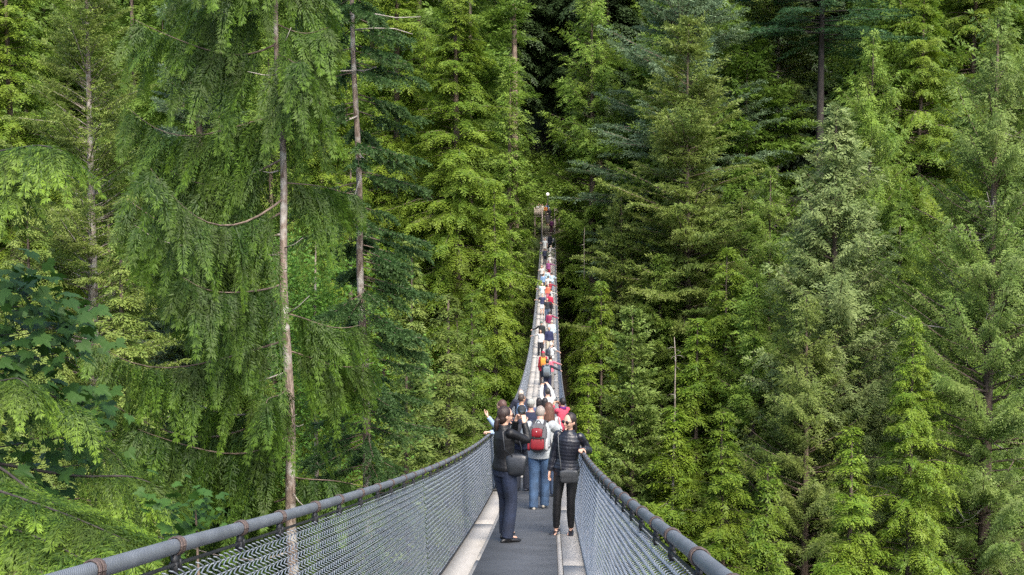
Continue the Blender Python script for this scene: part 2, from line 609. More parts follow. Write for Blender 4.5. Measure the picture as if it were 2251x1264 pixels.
for s in (-1, 1):
    ys = np.concatenate([np.arange(-2.5, 30, .1), np.arange(30, END_Y + 1, .5)])
    P = np.stack([np.full(len(ys), AXIS + s * .82), ys, deck_z(ys) + rail_h(ys)], 1)
    mb = MB()
    sd = 14
    mb.tube(P, .0246, sd, caps=True)
    me = mb.mesh('handrail_cable', M_CABLE, True)
    V = np.concatenate(mb.v)
    hv = np.zeros(len(V), np.float32)
    nn = len(P) * sd
    # the phase advances with the angle (twelve strands) and the run, unwrapped per corner below
    loopv = np.zeros(len(me.loops), np.int32)
    me.loops.foreach_get('vertex_index', loopv)
    ang = loopv % sd
    ringi = np.minimum(loopv // sd, len(P) - 1)
    fq = (len(P) - 1) * sd * 4
    angq = ang[:fq].reshape(-1, 4).copy()
    wrap = (angq.max(1) - angq.min(1)) > 1
    angq[wrap] = np.where(angq[wrap] == 0, sd, angq[wrap])
    ph = np.zeros(len(loopv), np.float32)
    ph[:fq] = angq.ravel() / sd * 2 * math.pi * 18 + ys[ringi[:fq]] * 2 * math.pi * 92
    a = me.attributes.new('helix', 'FLOAT', 'CORNER')
    a.data.foreach_set('value', ph)
    o = obj('handrail_cable', me, bridge)
    # the black rod under it that carries the mesh
    P2 = P.copy()
    P2[:, 2] -= .056
    P2[:, 0] = AXIS + s * .812
    mb = MB()
    mb.tube(P2, .0065, 6)
    mb.build('mesh_rod', M_DARKSTEEL, bridge, True)
    # lashings and straps, every 0.62 m
    yl = []
    y = 2.06 if s < 0 else 1.9
    k = 0
    while y < END_Y:
        yl.append(y + .03 * math.sin(k * 2.7))
        y += .655
        k += 1

    def lashing(mbx, y):
        zc = deck_z(y) + float(rail_h(y))
        xc = AXIS + s * .82
        sl = deck_z(y + .01) - deck_z(y)
        tv = np.array([0, .01, sl])
        tv /= np.linalg.norm(tv)
        uv = np.cross([1, 0, 0], tv)
        for dy in (-.016, .012):
            for st in range(3):
                a = np.linspace(0, 2 * math.pi, 15)
                c = np.array([xc, y, zc]) + tv * (dy + st * .0055)
                ring = c + np.outer(np.cos(a), [1, 0, 0]) * .0283 + np.outer(np.sin(a), uv) * .0283 + np.outer(np.sin(a * .5) * .02, tv)
                mbx.tube(ring, .0034, 5, caps=False)

    def strap(mbx, y):
        zc = deck_z(y) + float(rail_h(y))
        xc = AXIS + s * .816
        mbx.box(xc - .008, xc + .008, y - .028, y + .022, zc - .06, zc - .022)
        mbx.box(xc - .012, xc + .012, y - .03, y - .018, zc - .082, zc - .045)
        mbx.box(xc - .012, xc + .012, y + .010, y + .022, zc - .082, zc - .045)

    for y in yl[:50]:
        mb = MB()
        lashing(mb, y)
        l = mb.build('lashing', M_LASH, bridge, True)
        mb = MB()
        strap(mb, y)
        mb.build('strap', M_DARKSTEEL, l)
    mb = MB()
    for y in yl[50:]:
        lashing(mb, y)
    l = mb.build('far_lashing', M_LASH, bridge)
    l['kind'] = 'stuff'
    # chain-link mesh
    rg = np.random.default_rng(3 + s)
    mb = MB()

    def links(ya, yb, p, qz, r, sides, dep, sub):
        """flattened-helix wires: each zigzags between its two neighbours, one strand in front, the next behind"""
        nw = int((yb - ya) / p)
        nz = int((RH - .056 - .02) / qz)
        fr = [0.0, .12, .5, .88] if sub == 3 else [0.0, .5]
        k = np.arange(nw)[:, None]
        j = np.arange(nz + 1)
        yo, ho, do = [], [], []
        for jj in j:
            for f in fr if jj < nz else [0.0]:
                a0, a1 = jj % 2, (jj + 1) % 2
                yo.append(a0 + (a1 - a0) * f)
                ho.append((jj + f) * qz)
                do.append(0.0 if f == 0 else (dep if jj % 2 else -dep) * (1.0 if f == .5 else .85))
        yo, ho, do = np.array(yo)[None], np.array(ho)[None], np.array(do)[None]
        jit = rg.normal(0, .0012, (nw, 1))
        yy = ya + (k + .02 + yo * 1.06) * p + jit
        hh = .02 + ho + 0 * k
        wob = .003 * np.sin(yy * 1.7 + s) * np.sin(hh * 3) + .0015 * np.sin(yy * 5.1 + hh)
        xx = AXIS + s * (.765 + .047 * hh / (RH - .07)) + do + wob
        zz = deck_z(yy) + hh
        P = np.stack([xx, yy, zz], -1)
        A = P[:, :-1].reshape(-1, 3)
        B = P[:, 1:].reshape(-1, 3)
        T = B - A
        T /= np.linalg.norm(T, axis=1)[:, None]
        n1_ = np.cross(T, [1.0, 0.05, 0])
        n1_ /= np.linalg.norm(n1_, axis=1)[:, None]
        n2_ = np.cross(T, n1_)
        V = []
        for base in (A - T * r * .5, B + T * r * .5):
            for q_ in range(sides):
                t_ = 2 * math.pi * q_ / sides
                V.append(base + (n1_ * math.cos(t_) + n2_ * math.sin(t_)) * r)
        V = np.stack(V, 1)
        n = len(A)
        off = (np.arange(n) * 2 * sides)[:, None]
        F = [off + np.array([[q_, (q_ + 1) % sides, sides + (q_ + 1) % sides, sides + q_]]) for q_ in range(sides)]
        mb.add(V.reshape(-1, 3), np.concatenate(F))

    links(-.2, 10, .062, .0235, .0026, 5, .009, 3)
    links(10, 40, .062, .0235, .0034, 3, .008, 2)
    links(40, END_Y, .10, .06, .0072, 3, .006, 2)
    mb.build('chain_link_mesh', M_GALV, bridge, True)
# ------------------------------------------------------------------ far end: stairs, deck, lamp
M_WOOD = simple('grey_timber', (.30, .26, .22), .85, var=.3, scale=5, bump=.2)
M_WOODD = simple('dark_timber', (.10, .08, .065), .85, var=.3, scale=5)
ZE = deck_z(END_Y)
stairs = empty('wooden_stairs', (AXIS, END_Y, ZE))
tag(stairs, 'narrow wooden stairs climbing from the far end of the bridge to the platform', 'stairs')
NST, RISE, RUN = 13, .19, .40
for k in range(NST):
    mb = MB()
    mb.box(-.70, .70, k * RUN + .12, k * RUN + RUN + .15, k * RISE + .10, k * RISE + .145)
    mb.build('step', M_WOOD, stairs)
mb = MB()
for s in (-1, 1):
    a = np.array([(s * .74, .05, .0), (s * .74, NST * RUN + .2, NST * RISE)])
    mb.tube(a, (.03), 4)
    mb.box(s * .74 - .03, s * .74 + .03, .05, NST * RUN + .2, -.4, -.2)
mb.build('stringer', M_WOODD, stairs)
for s in (-1, 1):
    for k in (0, 4, 8, 12):
        mb = MB()
        mb.box(s * .80 - .05, s * .80 + .05, k * RUN + .1, k * RUN + .2, k * RISE - .4, k * RISE + 1.25)
        mb.build('post', M_WOOD, stairs)
    mb = MB()
    mb.tube([(s * .80, .0, 1.13), (s * .80, NST * RUN, 1.13 + NST * RISE)], .045, 6)
    mb.tube([(s * .80, .0, .62), (s * .80, NST * RUN, .62 + NST * RISE)], .03, 6)
    mb.build('handrail', M_WOOD, stairs)
PY = END_Y + NST * RUN + .2
PZ = ZE + NST * RISE + .1
plat = empty('viewing_platform', (AXIS, PY, PZ))
tag(plat, 'timber landing at the top of the far stairs with a grey board railing', 'platform')
mb = MB()
for k in range(12):
    mb.box(-1.9, 1.5, k * .3 + .02, k * .3 + .29, -.06, 0)
mb.build('floor', M_WOOD, plat)
mb = MB()
for x in (-1.8, -.9, .9, 1.4):
    for y in (.2, 3.2):
        mb.box(x - .1, x + .1, y - .1, y + .1, -5, -.06)
mb.build('support_post', M_WOODD, plat)
for x in (-1.85, -1.0, .85, 1.45):
    mb = MB()
    mb.box(x - .06, x + .06, .03, .15, 0, 1.2)
    mb.build('post', M_WOOD, plat)
for a, b in ((-1.79, -1.06), (.91, 1.39)):
    mb = MB()
    mb.box(a, b, .06, .11, 1.02, 1.14)
    for k in range(5):
        mb.box(a + (b - a) * (k + .1) / 5, a + (b - a) * (k + .9) / 5, .07, .10, .05, 1.02)
    mb.build('railing_panel', M_WOOD, plat)
lx = at(1204, 427, 144.0)
lamp = empty('globe_lamp', (lx[0], 144.0, PZ))
tag(lamp, 'white globe lamp on a thin post above the far stairs', 'street lamp')
mb = MB()
mb.tube([(0, 0, 0), (0, 0, lx[2] - PZ - .15)], [.06, .045], 8)
mb.box(-.12, .12, -.12, .12, 0, .05)
mb.build('post', M_DARKSTEEL, lamp, True)
mb = MB()
mb.ball((0, 0, lx[2] - PZ), .22, 16, 12)
M_GLOBE = simple('opal_globe', (.85, .83, .78), .35, var=.03)
M_GLOBE.node_tree.nodes['Principled BSDF'].inputs['Emission Color'].default_value = (1, .95, .85, 1)
M_GLOBE.node_tree.nodes['Principled BSDF'].inputs['Emission Strength'].default_value = .22
mb.build('globe', M_GLOBE, lamp, True)
mb = MB()
mb.tube([(0, 0, lx[2] - PZ - .24), (0, 0, lx[2] - PZ - .17)], [.07, .10], 10)
mb.build('globe_holder', M_DARKSTEEL, lamp, True)


# ------------------------------------------------------------------ people
def remesh(mb, name, mat, voxel, it=4, fac=.5):
    me = mb.mesh('tmp', None)
    o = bpy.data.objects.new('tmp', me)
    COL.objects.link(o)
    m = o.modifiers.new('r', 'REMESH')
    m.mode = 'VOXEL'
    m.voxel_size = voxel
    m.use_smooth_shade = True
    if it:
        s_ = o.modifiers.new('s', 'SMOOTH')
        s_.factor = fac
        s_.iterations = it
    dg = bpy.context.evaluated_depsgraph_get()
    me2 = bpy.data.meshes.new_from_object(o.evaluated_get(dg))
    bpy.data.objects.remove(o)
    bpy.data.meshes.remove(me)
    me2.name = name
    me2.materials.clear()
    me2.materials.append(mat)
    return me2


def two_bone(a, t, l1, l2, pole):
    a, t = np.asarray(a, float), np.asarray(t, float)
    d = t - a
    L = np.linalg.norm(d)
    L2 = min(L, (l1 + l2) * .995)
    d = d / L
    t = a + d * L2
    x = (l1 * l1 - l2 * l2 + L2 * L2) / (2 * L2)
    hgt = math.sqrt(max(0, l1 * l1 - x * x))
    p = np.asarray(pole, float)
    p = p - d * (p @ d)
    p /= np.linalg.norm(p) + 1e-9
    return a + d * x + p * hgt, t


def rotm(ax, deg):
    return np.array(Matrix.Rotation(R(deg), 3, ax))


SKIN = {
    'fair': simple('fair_skin', (.47, .285, .21), .5, var=.08, scale=9, spec=.4),
    'tan': simple('tan_skin', (.36, .21, .14), .5, var=.08, scale=9, spec=.4),
    'ruddy': simple('ruddy_skin', (.45, .23, .17), .5, var=.1, scale=9, spec=.4),
}


def hair_mat(col):
    k = ('hair', col)
    if k not in _cache:
        m = simple('hair', col, .5, var=.45, scale=70, bump=.45, bscale=110, spec=.35)
        t = m.node_tree
        mp = t.nodes.new('ShaderNodeMapping')
        mp.inputs['Scale'].default_value = (1, 1, .08)
        tcn = [n_ for n_ in t.nodes if n_.type == 'TEX_COORD'][0]
        t.links.new(tcn.outputs['Object'], mp.inputs['Vector'])
        for n_ in t.nodes:
            if n_.type == 'TEX_NOISE':
                t.links.new(mp.outputs[0], n_.inputs['Vector'])
        _cache[k] = m
    return _cache[k]


M_BLACKP = simple('black_plastic', (.015, .015, .017), .3, var=.2)
M_LENS = simple('dark_lens', (.02, .012, .014), .08, var=.1, spec=.8)
M_LIP = simple('lip', (.42, .15, .13), .45, var=.1)
M_EYEW = simple('eye_white', (.7, .68, .65), .3, var=.03)
M_IRIS = simple('iris', (.03, .02, .015), .2, var=.1)


def gear(kind):
    pass


def person(label, x=None, y=None, Y=None, X=None, h=1.70, yaw=0, twist=0, lean=0, side=0, female=False, skin='fair',
           top=('shirt', (.6, .6, .6)), sleeve='long', hem=.0, bulk=.0, top_mat=None, quilt=False,
           bottom=('trousers', (.05, .06, .1)), fit='straight', bot_mat=None, shoe=(.03, .03, .03), hair=('short', (.03, .02, .015)), hat=None,
           arms=None, feet=None, head=(0, 0), glasses=None, lod='far', zoff=0.0, face=True, group=None, collar=None, stand=None, extra=None, heel=0):
    s = h / 1.70
    if Y is None:                              # distance from the height of the head in the photograph
        best = None
        for Yc in np.arange(10, 150, .05):
            p = at(x, y, Yc)
            zz = (deck_z(Yc) if stand is None else stand(Yc)) + h - (1 - math.cos(R(lean))) * .7
            e = abs(p[2] - zz)
            if best is None or e < best[0]:
                best = (e, Yc)
        Y = best[1]
    if X is None:
        X = at(x, y if y is not None else 900, Y)[0]
    zg = (deck_z(Y) if stand is None else stand(Y)) + (.013 if Y < 23.6 else 0) + zoff
    root = empty('person', (X, Y, zg), R(yaw))
    tag(root, label, 'person', group or 'people on the suspension bridge')
    RZ = rotm('Z', yaw)

    def loc(w):                                # world -> local
        return RZ.T @ (np.asarray(w, float) - np.array([X, Y, zg]))

    def wor(l):
        return RZ @ np.asarray(l, float) + np.array([X, Y, zg])
    vox = {'near': .0085, 'mid': .015, 'far': .023}[lod]
    near = lod == 'near'
    # --- skeleton
    hz = .905 * s + heel
    pel = np.array([0, 0, .93 * s + heel])
    CR = rotm('Z', twist) @ rotm('X', -lean) @ rotm('Y', side)

    def ch(px_, py_, pz_):                     # chest frame, pivot at the pelvis
        return pel + CR @ (np.array([px_, py_, pz_]) * s - np.array([0, 0, .93 * s]))
    sw = .152 if female else .178
    sh = {'L': ch(-sw, 0, 1.385), 'R': ch(sw, 0, 1.385)}
    feet = feet or {'L': (-.10, 0), 'R': (.10, 0)}
    hip = {'L': np.array([-.088 * s, 0, hz]), 'R': np.array([.088 * s, 0, hz])}
    knee, ank = {}, {}
    for k_ in 'LR':
        f = feet[k_]
        ft = np.array([f[0] * s, f[1] * s, (.075 + (f[2] if len(f) > 2 else 0)) * s + heel])
        knee[k_], ank[k_] = two_bone(hip[k_], ft, .42 * s, .42 * s, (0, 1, 0))
    arms = arms or {}
    elb, wri, hdir, hcurl, hn = {}, {}, {}, {}, {}
    for k_ in 'LR':
        sg = -1 if k_ == 'L' else 1
        a = arms.get(k_, 'down')
        pole = np.array([sg * .6, -.7, -.5])
        curl = 22
        nrm_ = np.array([-sg, .2, 0.0])
        if isinstance(a, str):
            if a == 'down':
                t = np.array([sg * (sw + .075) * s, .05, .86 * s])
                pole = np.array([sg * .4, -1, 0])
            elif a == 'cam':
                t = ch(sg * .095, .24, 1.49)
                pole = np.array([sg * .38, .1, -1])
                curl = 45
                nrm_ = CR @ np.array([-sg * 1.0, .15, 0])
            elif a == 'front':
                t = ch(sg * .10, .25, 1.10)
                pole = np.array([sg * 1, -.4, -.6])
                curl = 40
            elif a == 'hip':
                t = np.array([sg * .2 * s, -.02, 1.0 * s])
                pole = np.array([sg * 1, -.8, 0])
            elif a == 'up':
                t = ch(sg * .18, .25, 1.72)
                pole = np.array([sg * 1, .2, -.6])
            elif a in ('railL', 'railR'):
                dy = .28
                xw = AXIS + (-.82 if a == 'railL' else .82)
                t = loc((xw, Y + dy, deck_z(Y + dy) + RH + .045))
                pole = np.array([sg * .5, -.6, -.8])
                curl = 55
                nrm_ = np.array([0, 0, -1.0])
        else:
            t = loc(a[0])
            if len(a) > 1 and a[1] is not None:
                pole = np.array(a[1], float)
            if len(a) > 2:
                curl = a[2]
            nrm_ = np.array([0, 0, -1.0]) if len(a) < 4 else np.array(a[3], float)
        elb[k_], wri[k_] = two_bone(sh[k_], t, .285 * s, .25 * s, pole)
        d = wri[k_] - elb[k_]
        d /= np.linalg.norm(d)
        if isinstance(a, str) and a == 'cam':
            d = d + CR @ np.array([-sg * .25, .35, .3])
            d /= np.linalg.norm(d)
        hdir[k_], hcurl[k_], hn[k_] = d, curl, nrm_
    nb = ch(0, -.005, 1.43)
    HR = CR @ rotm('Z', head[0]) @ rotm('X', head[1])
    hc = nb + CR @ np.array([0, .022, .085]) * s + HR @ np.array([0, .0, .062]) * s
    hs_ = s ** .5 * (1.0 if not female else .97)
    rt = CR @ np.array([1.0, 0, 0])
    # --- torso profile (z, half width, half depth)
    wf = .93 if female else 1.0
    prof = [(.83, .150, .105), (.93, .168 if not female else .172, .118), (1.05, .142 * wf, .10), (1.20, .155 * wf, .11), (1.31, .158 * wf, .104),
            (1.385, .125 * wf, .08), (1.43, .07, .065)]

    def torso(mb, zlo, zhi, add, sides=20, qz=None, flare=0):
        zs = np.linspace(zlo, zhi, 60 if qz else 14)
        pr = np.array(prof)
        pts, rr = [], []
        for z_ in zs:
            w_ = np.interp(z_, pr[:, 0], pr[:, 1])
            d_ = np.interp(z_, pr[:, 0], pr[:, 2])
            e = add + (qz * abs(math.sin(z_ * math.pi / .048)) if qz else 0) + flare * max(0, 1.0 - z_)
            lowf = np.clip((z_ - .86) / .12, 0, 1)
            p_ = ch(0, 0, z_) * lowf + np.array([0, 0, z_ * s + heel]) * (1 - lowf)
            pts.append(p_)
            rr.append(((w_ + e) * s, (d_ + e) * s))
        mb.tube(pts, np.array(rr), sides, ref=rt)

    def limb(mb, pts, rad, n=10, sides=12, qz=None):
        pts = np.asarray(pts, float)
        t = np.linspace(0, len(pts) - 1, n * (len(pts) - 1) * (3 if qz else 1) + 1)
        P_ = np.stack([np.interp(t, np.arange(len(pts)), pts[:, c]) for c in range(3)], 1)
        r_ = np.interp(t, np.linspace(0, len(pts) - 1, len(rad)), rad) * s
        if qz:
            r_ = r_ + qz * np.abs(np.sin(t * 7.5))
        if len(P_) > 6:                        # round the joint
            for _ in range(2):
                P_[1:-1] = (P_[:-2] + P_[1:-1] * 2 + P_[2:]) / 4
        mb.tube(P_, r_, sides, round_caps=False)

    def hand(mb, k_):
        sg = -1 if k_ == 'L' else 1
        d, n = hdir[k_], hn[k_]
        n = n - d * (n @ d)
        n /= np.linalg.norm(n) + 1e-9
        a = np.cross(d, n) * (1 if True else 1)
        # the thumb side: towards the front of the body / up
        th = a if (a @ np.array([0, .7, .7])) > 0 else -a
        w = wri[k_] - d * .01
        q_ = s * (.93 if female else 1)
        fat = 1.0 if near else 1.25
        mb.tube([w - d * .03, w, w + d * .04 * q_, w + d * .088 * q_], np.array([(.026, .02), (.026, .018), (.038, .016), (.042, .014)]) * q_, 12, ref=a)
        for i, l in enumerate((.072, .080, .074, .058)):
            b = w + d * .084 * q_ + th * (.031 - .0205 * i) * q_
            c = R(hcurl[k_] * (1 + .12 * i))
            p_ = [b - d * .012, b]
            ang = c * .6
            for m_ in (.45, .32, .26):
                b = b + (d * math.cos(ang) + n * math.sin(ang)) * l * m_ * q_
                p_.append(b)
                ang += c
            mb.tube(p_, np.array([.0095, .0095, .009, .0082, .0068]) * q_ * fat, 8, round_caps=True)
        b = w + d * .02 * q_ + th * .022 * q_
        p_ = [b]
        dd = d * .62 + th * .72 + n * .35
        dd /= np.linalg.norm(dd)
        for m_ in (.042, .034, .028):
            b = b + dd * m_ * q_
            p_.append(b)
            dd = dd * .85 + d * .35 + n * .15 * hcurl[k_] / 30
            dd /= np.linalg.norm(dd)
        mb.tube(p_, np.array([.013, .0115, .010, .008]) * q_ * fat, 8, round_caps=True)

    def headdef(v):
        v = v.copy()
        z_ = v[:, 2] / .118
        low = np.clip(-z_, 0, 1)
        v[:, 0] *= 1 - .30 * low ** 1.3
        v[:, 1] *= np.where(v[:, 1] < 0, 1 - .38 * low, 1 - .06 * low)
        v[:, 1] += np.where(v[:, 1] < 0, .012 * low, .008 * low)
        fl = np.clip((v[:, 1] - .06) / .04, 0, 1)
        v[:, 1] -= fl * .007 * np.exp(-((v[:, 2] - .005) / .018) ** 2)      # eye hollow
        return v
    HM = (HR * hs_, hc)

    def hp(*p):
        return hc + HR @ (np.array(p) * hs_)
    # --- body: one continuous surface
    mb = MB()
    torso(mb, .83, 1.435, 0)
    mb.tube([nb - CR @ np.array([0, 0, .05]) * s, nb + CR @ np.array([0, .008, .03]) * s, hp(0, -.012, -.06)], np.array([.062, .054, .054]) * s * (.9 if female else 1.04), 14)
    mb.ball((0, 0, 0), (.076, .098, .118), 24, 16, M=HM, deform=headdef)
    mb.tube([hp(0, .088, .022), hp(0, .100, -.005), hp(0, .113, -.030), hp(0, .098, -.038)], np.array([.008, .011, .015, .008]) * hs_, 8)
    for e in (-1, 1):
        mb.ball((e * .076, -.008, -.008), (.010, .022, .032), 8, 6, M=HM)
        mb.ball((e * .034, .082, .024), (.022, .010, .007), 8, 6, M=HM)      # brow
        mb.ball((e * .040, .070, -.03), (.022, .016, .02), 8, 6, M=HM)       # cheek
    mb.ball((0, .094, -.064), (.021, .008, .009), 8, 6, M=HM)
    mb.ball((0, .084, -.10), (.022, .015, .016), 8, 6, M=HM)
    for k_ in 'LR':
        mb.ball(sh[k_], np.array([.050, .050, .050]) * s, 12, 8)
        limb(mb, [sh[k_], elb[k_], wri[k_]], [.046, .042, .037, .034, .024], 6)
        limb(mb, [hip[k_], knee[k_], ank[k_]], [.088, .074, .055, .054, .036], 6)
        mb.tube([ank[k_] + np.array([0, -.03 * s, -.03 * s]), ank[k_] + np.array([0, .06 * s, -.04 * s]), ank[k_] + np.array([0, .15 * s, -.055 * s])], np.array([(.026, .025), (.030, .020), (.026, .012)]) * s, 10, ref=(1, 0, 0))
        if near:
            hand(mb, k_)
    body = remesh(mb, 'body', SKIN[skin], vox, 3 if near else 2)
    if not near:                               # fine fingers kept out of the coarse remesh, joined to the same body mesh
        mb = MB()
        for k_ in 'LR':
            hand(mb, k_)
        hm_ = mb.mesh('h', SKIN[skin], True)
        nv, nf = len(body.vertices), len(body.polygons)
        co = np.zeros(nv * 3, np.float32)
        body.vertices.foreach_get('co', co)
        lv = np.zeros(len(body.loops), np.int32)
        body.loops.foreach_get('vertex_index', lv)
        V = np.concatenate([co.reshape(-1, 3)] + mb.v)
        off = 0
        q4 = np.concatenate([lv.reshape(-1, 4)] + [f + nv for f in mb.f4])
        q3 = np.concatenate([f + nv for f in mb.f3])
        bpy.data.meshes.remove(hm_)
        bpy.data.meshes.remove(body)
        body = raw_mesh('body', V, q4, q3, SKIN[skin], True)
    obj('body', body, root)
    # --- upper garment
    tk, tcol = top[0], top[1]
    tm = top_mat or cloth(tcol)
    mb = MB()
    hem_z = {'shirt': .86, 'tshirt': .86, 'jacket': .84, 'coat': .62, 'vest': .86, 'polo': .85}.get(tk, .86) + hem
    add = {'jacket': .020, 'coat': .024}.get(tk, .017) + bulk
    qz = .005 if quilt else None
    if hem_z < .8:
        torso(mb, .80, 1.42, add, qz=qz)
        mb.tube([(0, 0, hem_z * s), (0, 0, .9 * s)], np.array([(.235, .17), (.20, .14)]) * s, 20, ref=rt)
    else:
        torso(mb, hem_z, 1.42, add, qz=qz, flare=.06)
    sl = {'long': 1.0, 'short': .62, 'none': 0, 'three': 1.55}[sleeve]
    if quilt:
        sl = 1.0
    for k_ in 'LR':
        mb.ball(sh[k_] + np.array([0, 0, -.008]), (.052 + add * .45) * s, 14, 10)
        if sleeve == 'none':
            continue
        if sleeve == 'short':
            e_ = sh[k_] + (elb[k_] - sh[k_]) * .72
            limb(mb, [sh[k_], e_], [.060 + add, .064 + add, .062 + add], 6)
        else:
            w_ = wri[k_] - (wri[k_] - elb[k_]) * (.05 if sleeve == 'long' else .5)
            limb(mb, [sh[k_], elb[k_], w_], [.050 + add * .5, .046 + add * .5, .042 + add * .5, .039 + add * .5, .033 + add * .5], 8, qz=.004 if quilt else None)
    if collar or tk in ('jacket', 'polo', 'coat'):
        mb.tube([nb - CR @ np.array([0, .0, .03]) * s, nb + CR @ np.array([0, 0, .035]) * s], np.array([.090, .074]) * s * (1 if tk != 'polo' else .9), 16)
    o_ = obj({'jacket': 'jacket', 'coat': 'coat', 'vest': 'vest'}.get(tk, 'shirt'), remesh(mb, 'top', tm, vox, 2 if not quilt else 1), root)
    # --- lower garment
    bk, bcol = bottom[0], bottom[1]
    bm = bot_mat or cloth(bcol)
    mb = MB()
    torso(mb, .82, 1.02, .008)
    if bk == 'skirt':
        mb.tube([(0, 0, .50 * s), (0, 0, .75 * s), (0, 0, .98 * s)], np.array([(.24, .2), (.21, .16), (.17, .125)]) * s, 20, ref=rt)
    else:
        ad = {'legging': (.096, .080, .060, .060, .042), 'slim': (.100, .086, .066, .064, .052), 'straight': (.102, .094, .078, .078, .076), 'loose': (.11, .105, .092, .09, .088)}[fit]
        for k_ in 'LR':
            if bk == 'shorts':
                e_ = hip[k_] + (knee[k_] - hip[k_]) * .95
                limb(mb, [hip[k_], e_], [.105, .10, .098], 6)
            else:
                e_ = ank[k_] + (knee[k_] - ank[k_]) * (.02 if fit != 'legging' else .04) - np.array([0, 0, .045 if fit != 'legging' else 0])
                limb(mb, [hip[k_], knee[k_], e_], ad, 8)
    obj({'skirt': 'skirt', 'shorts': 'shorts'}.get(bk, 'leggings' if fit == 'legging' else 'trousers'), remesh(mb, 'bottom', bm, vox, 2), root)
    # --- shoes
    sm_ = cloth(shoe, .4, spec=.5)
    for k_ in 'LR':
        sg = -1 if k_ == 'L' else 1
        a_ = ank[k_]
        fz = a_[2] - .075 * s - heel
        yw = R(-sg * 12)
        fw = np.array([-math.sin(yw), math.cos(yw), 0])
        b_ = np.array([a_[0], a_[1], fz])
        mb = MB()
        low = extra == 'flats'
        ht = .032 if low else .062
        mb.tube([b_ - fw * .075 * s + UPV * .035, b_ - fw * .03 * s + UPV * (.036 + heel * .6), b_ + fw * .06 * s + UPV * (.034 + heel * .2), b_ + fw * .15 * s + UPV * .026, b_ + fw * .19 * s + UPV * .02],
                np.array([(.024, .026), (.034, .034 if not low else .026), (.042, .034 if not low else .024), (.038, .022), (.02, .012)]) * s, 12, ref=(1, 0, 0), round_caps=True)
        if not low:
            mb.tube([b_ + UPV * .03, b_ + UPV * (.10 + heel)], [.046 * s, .043 * s], 10)
        if heel:
            mb.tube([b_ - fw * .06 * s, b_ - fw * .055 * s + UPV * (.04 + heel * .6)], [.018, .026], 8)
        obj('shoe', remesh(mb, 'shoe', sm_, min(vox, .012), 1), root)
    # --- hair
    hst, hcol = hair
    if hst != 'bald':
        mb = MB()

        def hb(c_, r_, fn=None):
            mb.ball(c_, r_, 20, 14, M=HM, deform=fn)
        if hst == 'fringe':                    # grey ring round a bald crown
            hb((0, -.030, -.010), (.083, .078, .055))
        elif hst == 'thin':
            hb((0, -.022, .012), (.0815, .088, .100))
        else:
            hb((0, -.018, .022), (.085, .098, .108))
        if hst in ('long', 'ponytail', 'bob'):
            hb((0, -.045, -.03), (.080, .062, .085))
            if hst == 'bob':
                mb.tube([hp(0, -.03, .09), hp(0, -.04, .03), hp(0, -.045, -.05), hp(0, -.035, -.12), hp(0, -.03, -.15)], np.array([(.03, .04), (.076, .07), (.090, .072), (.086, .062), (.06, .04)]) * hs_, 16, ref=HR @ np.array([1., 0, 0]))
            elif hst == 'long':
                mb.tube([hp(0, -.03, .09), hp(0, -.05, .03), hp(0, -.075, -.08), hp(0, -.10, -.18), hp(.012, -.115, -.28), hp(.022, -.115, -.36), hp(.03, -.11, -.43)],
                        np.array([(.05, .05), (.092, .07), (.105, .066), (.108, .05), (.098, .04), (.075, .03), (.03, .014)]) * hs_, 16, ref=HR @ np.array([1., 0, 0]))
            else:
                mb.tube([hp(0, -.085, -.02), hp(0, -.115, -.06), hp(0, -.125, -.13), hp(.0, -.12, -.20)], np.array([.026, .036, .034, .012]) * hs_, 12)
        obj('hair', remesh(mb, 'hair', hair_mat(hcol), min(vox, .014), 2), root)
        if hst == 'ponytail':
            mb = MB()
            a_ = np.linspace(0, 2 * math.pi, 13)
            mb.tube([hp(.03 * math.cos(q_), -.098 + .012 * math.sin(q_), -.042 + .03 * math.sin(q_)) for q_ in a_], .008, 6)
            obj('hair_tie', mb.mesh('hair_tie', cloth((.7, .68, .65)), True), root)
    if hat:
        hk_, hcl = hat
        mb = MB()
        if hk_ == 'straw':
            mb.ball((0, -.01, .055), (.088, .105, .085), 18, 10, M=HM)
            mb.ball((0, -.01, .045), (.17, .185, .012), 20, 6, M=HM)
        else:
            mb.ball((0, -.012, .038), (.090, .106, .098), 20, 12, M=HM, deform=lambda v: np.where(v[:, 2:3] < -.03, v * np.array([1, 1, 0]) + np.array([0, 0, -.03]), v))
            if hk_ == 'cap':
                mb.tube([hp(0, .06, .045), hp(0, .12, .037), hp(0, .16, .028)], np.array([(.075, .008), (.075, .007), (.05, .005)]) * hs_, 14, ref=HR @ np.array([1., 0, 0]), round_caps=True)
        obj('cap' if hk_ == 'cap' else 'hat', mb.mesh('hat', cloth(hcl, .8), True), root)
    if lod != 'far':
        if glasses != 'sun':
            for e in (-1, 1):
                mb = MB()
                mb.ball((e * .032, .083, .006), (.013, .008, .0075), 10, 8, M=HM)
                ey = obj('eye', mb.mesh('eye', M_EYEW, True), root)
                mb = MB()
                mb.ball((e * .032, .0885, .006), (.006, .004, .006), 8, 6, M=HM)
                obj('iris', mb.mesh('iris', M_IRIS, True), ey)
        mb = MB()
        mb.ball((0, .1005, -.063), (.022, .006, .008), 12, 8, M=HM)
        obj('mouth', mb.mesh('mouth', M_LIP, True), root)
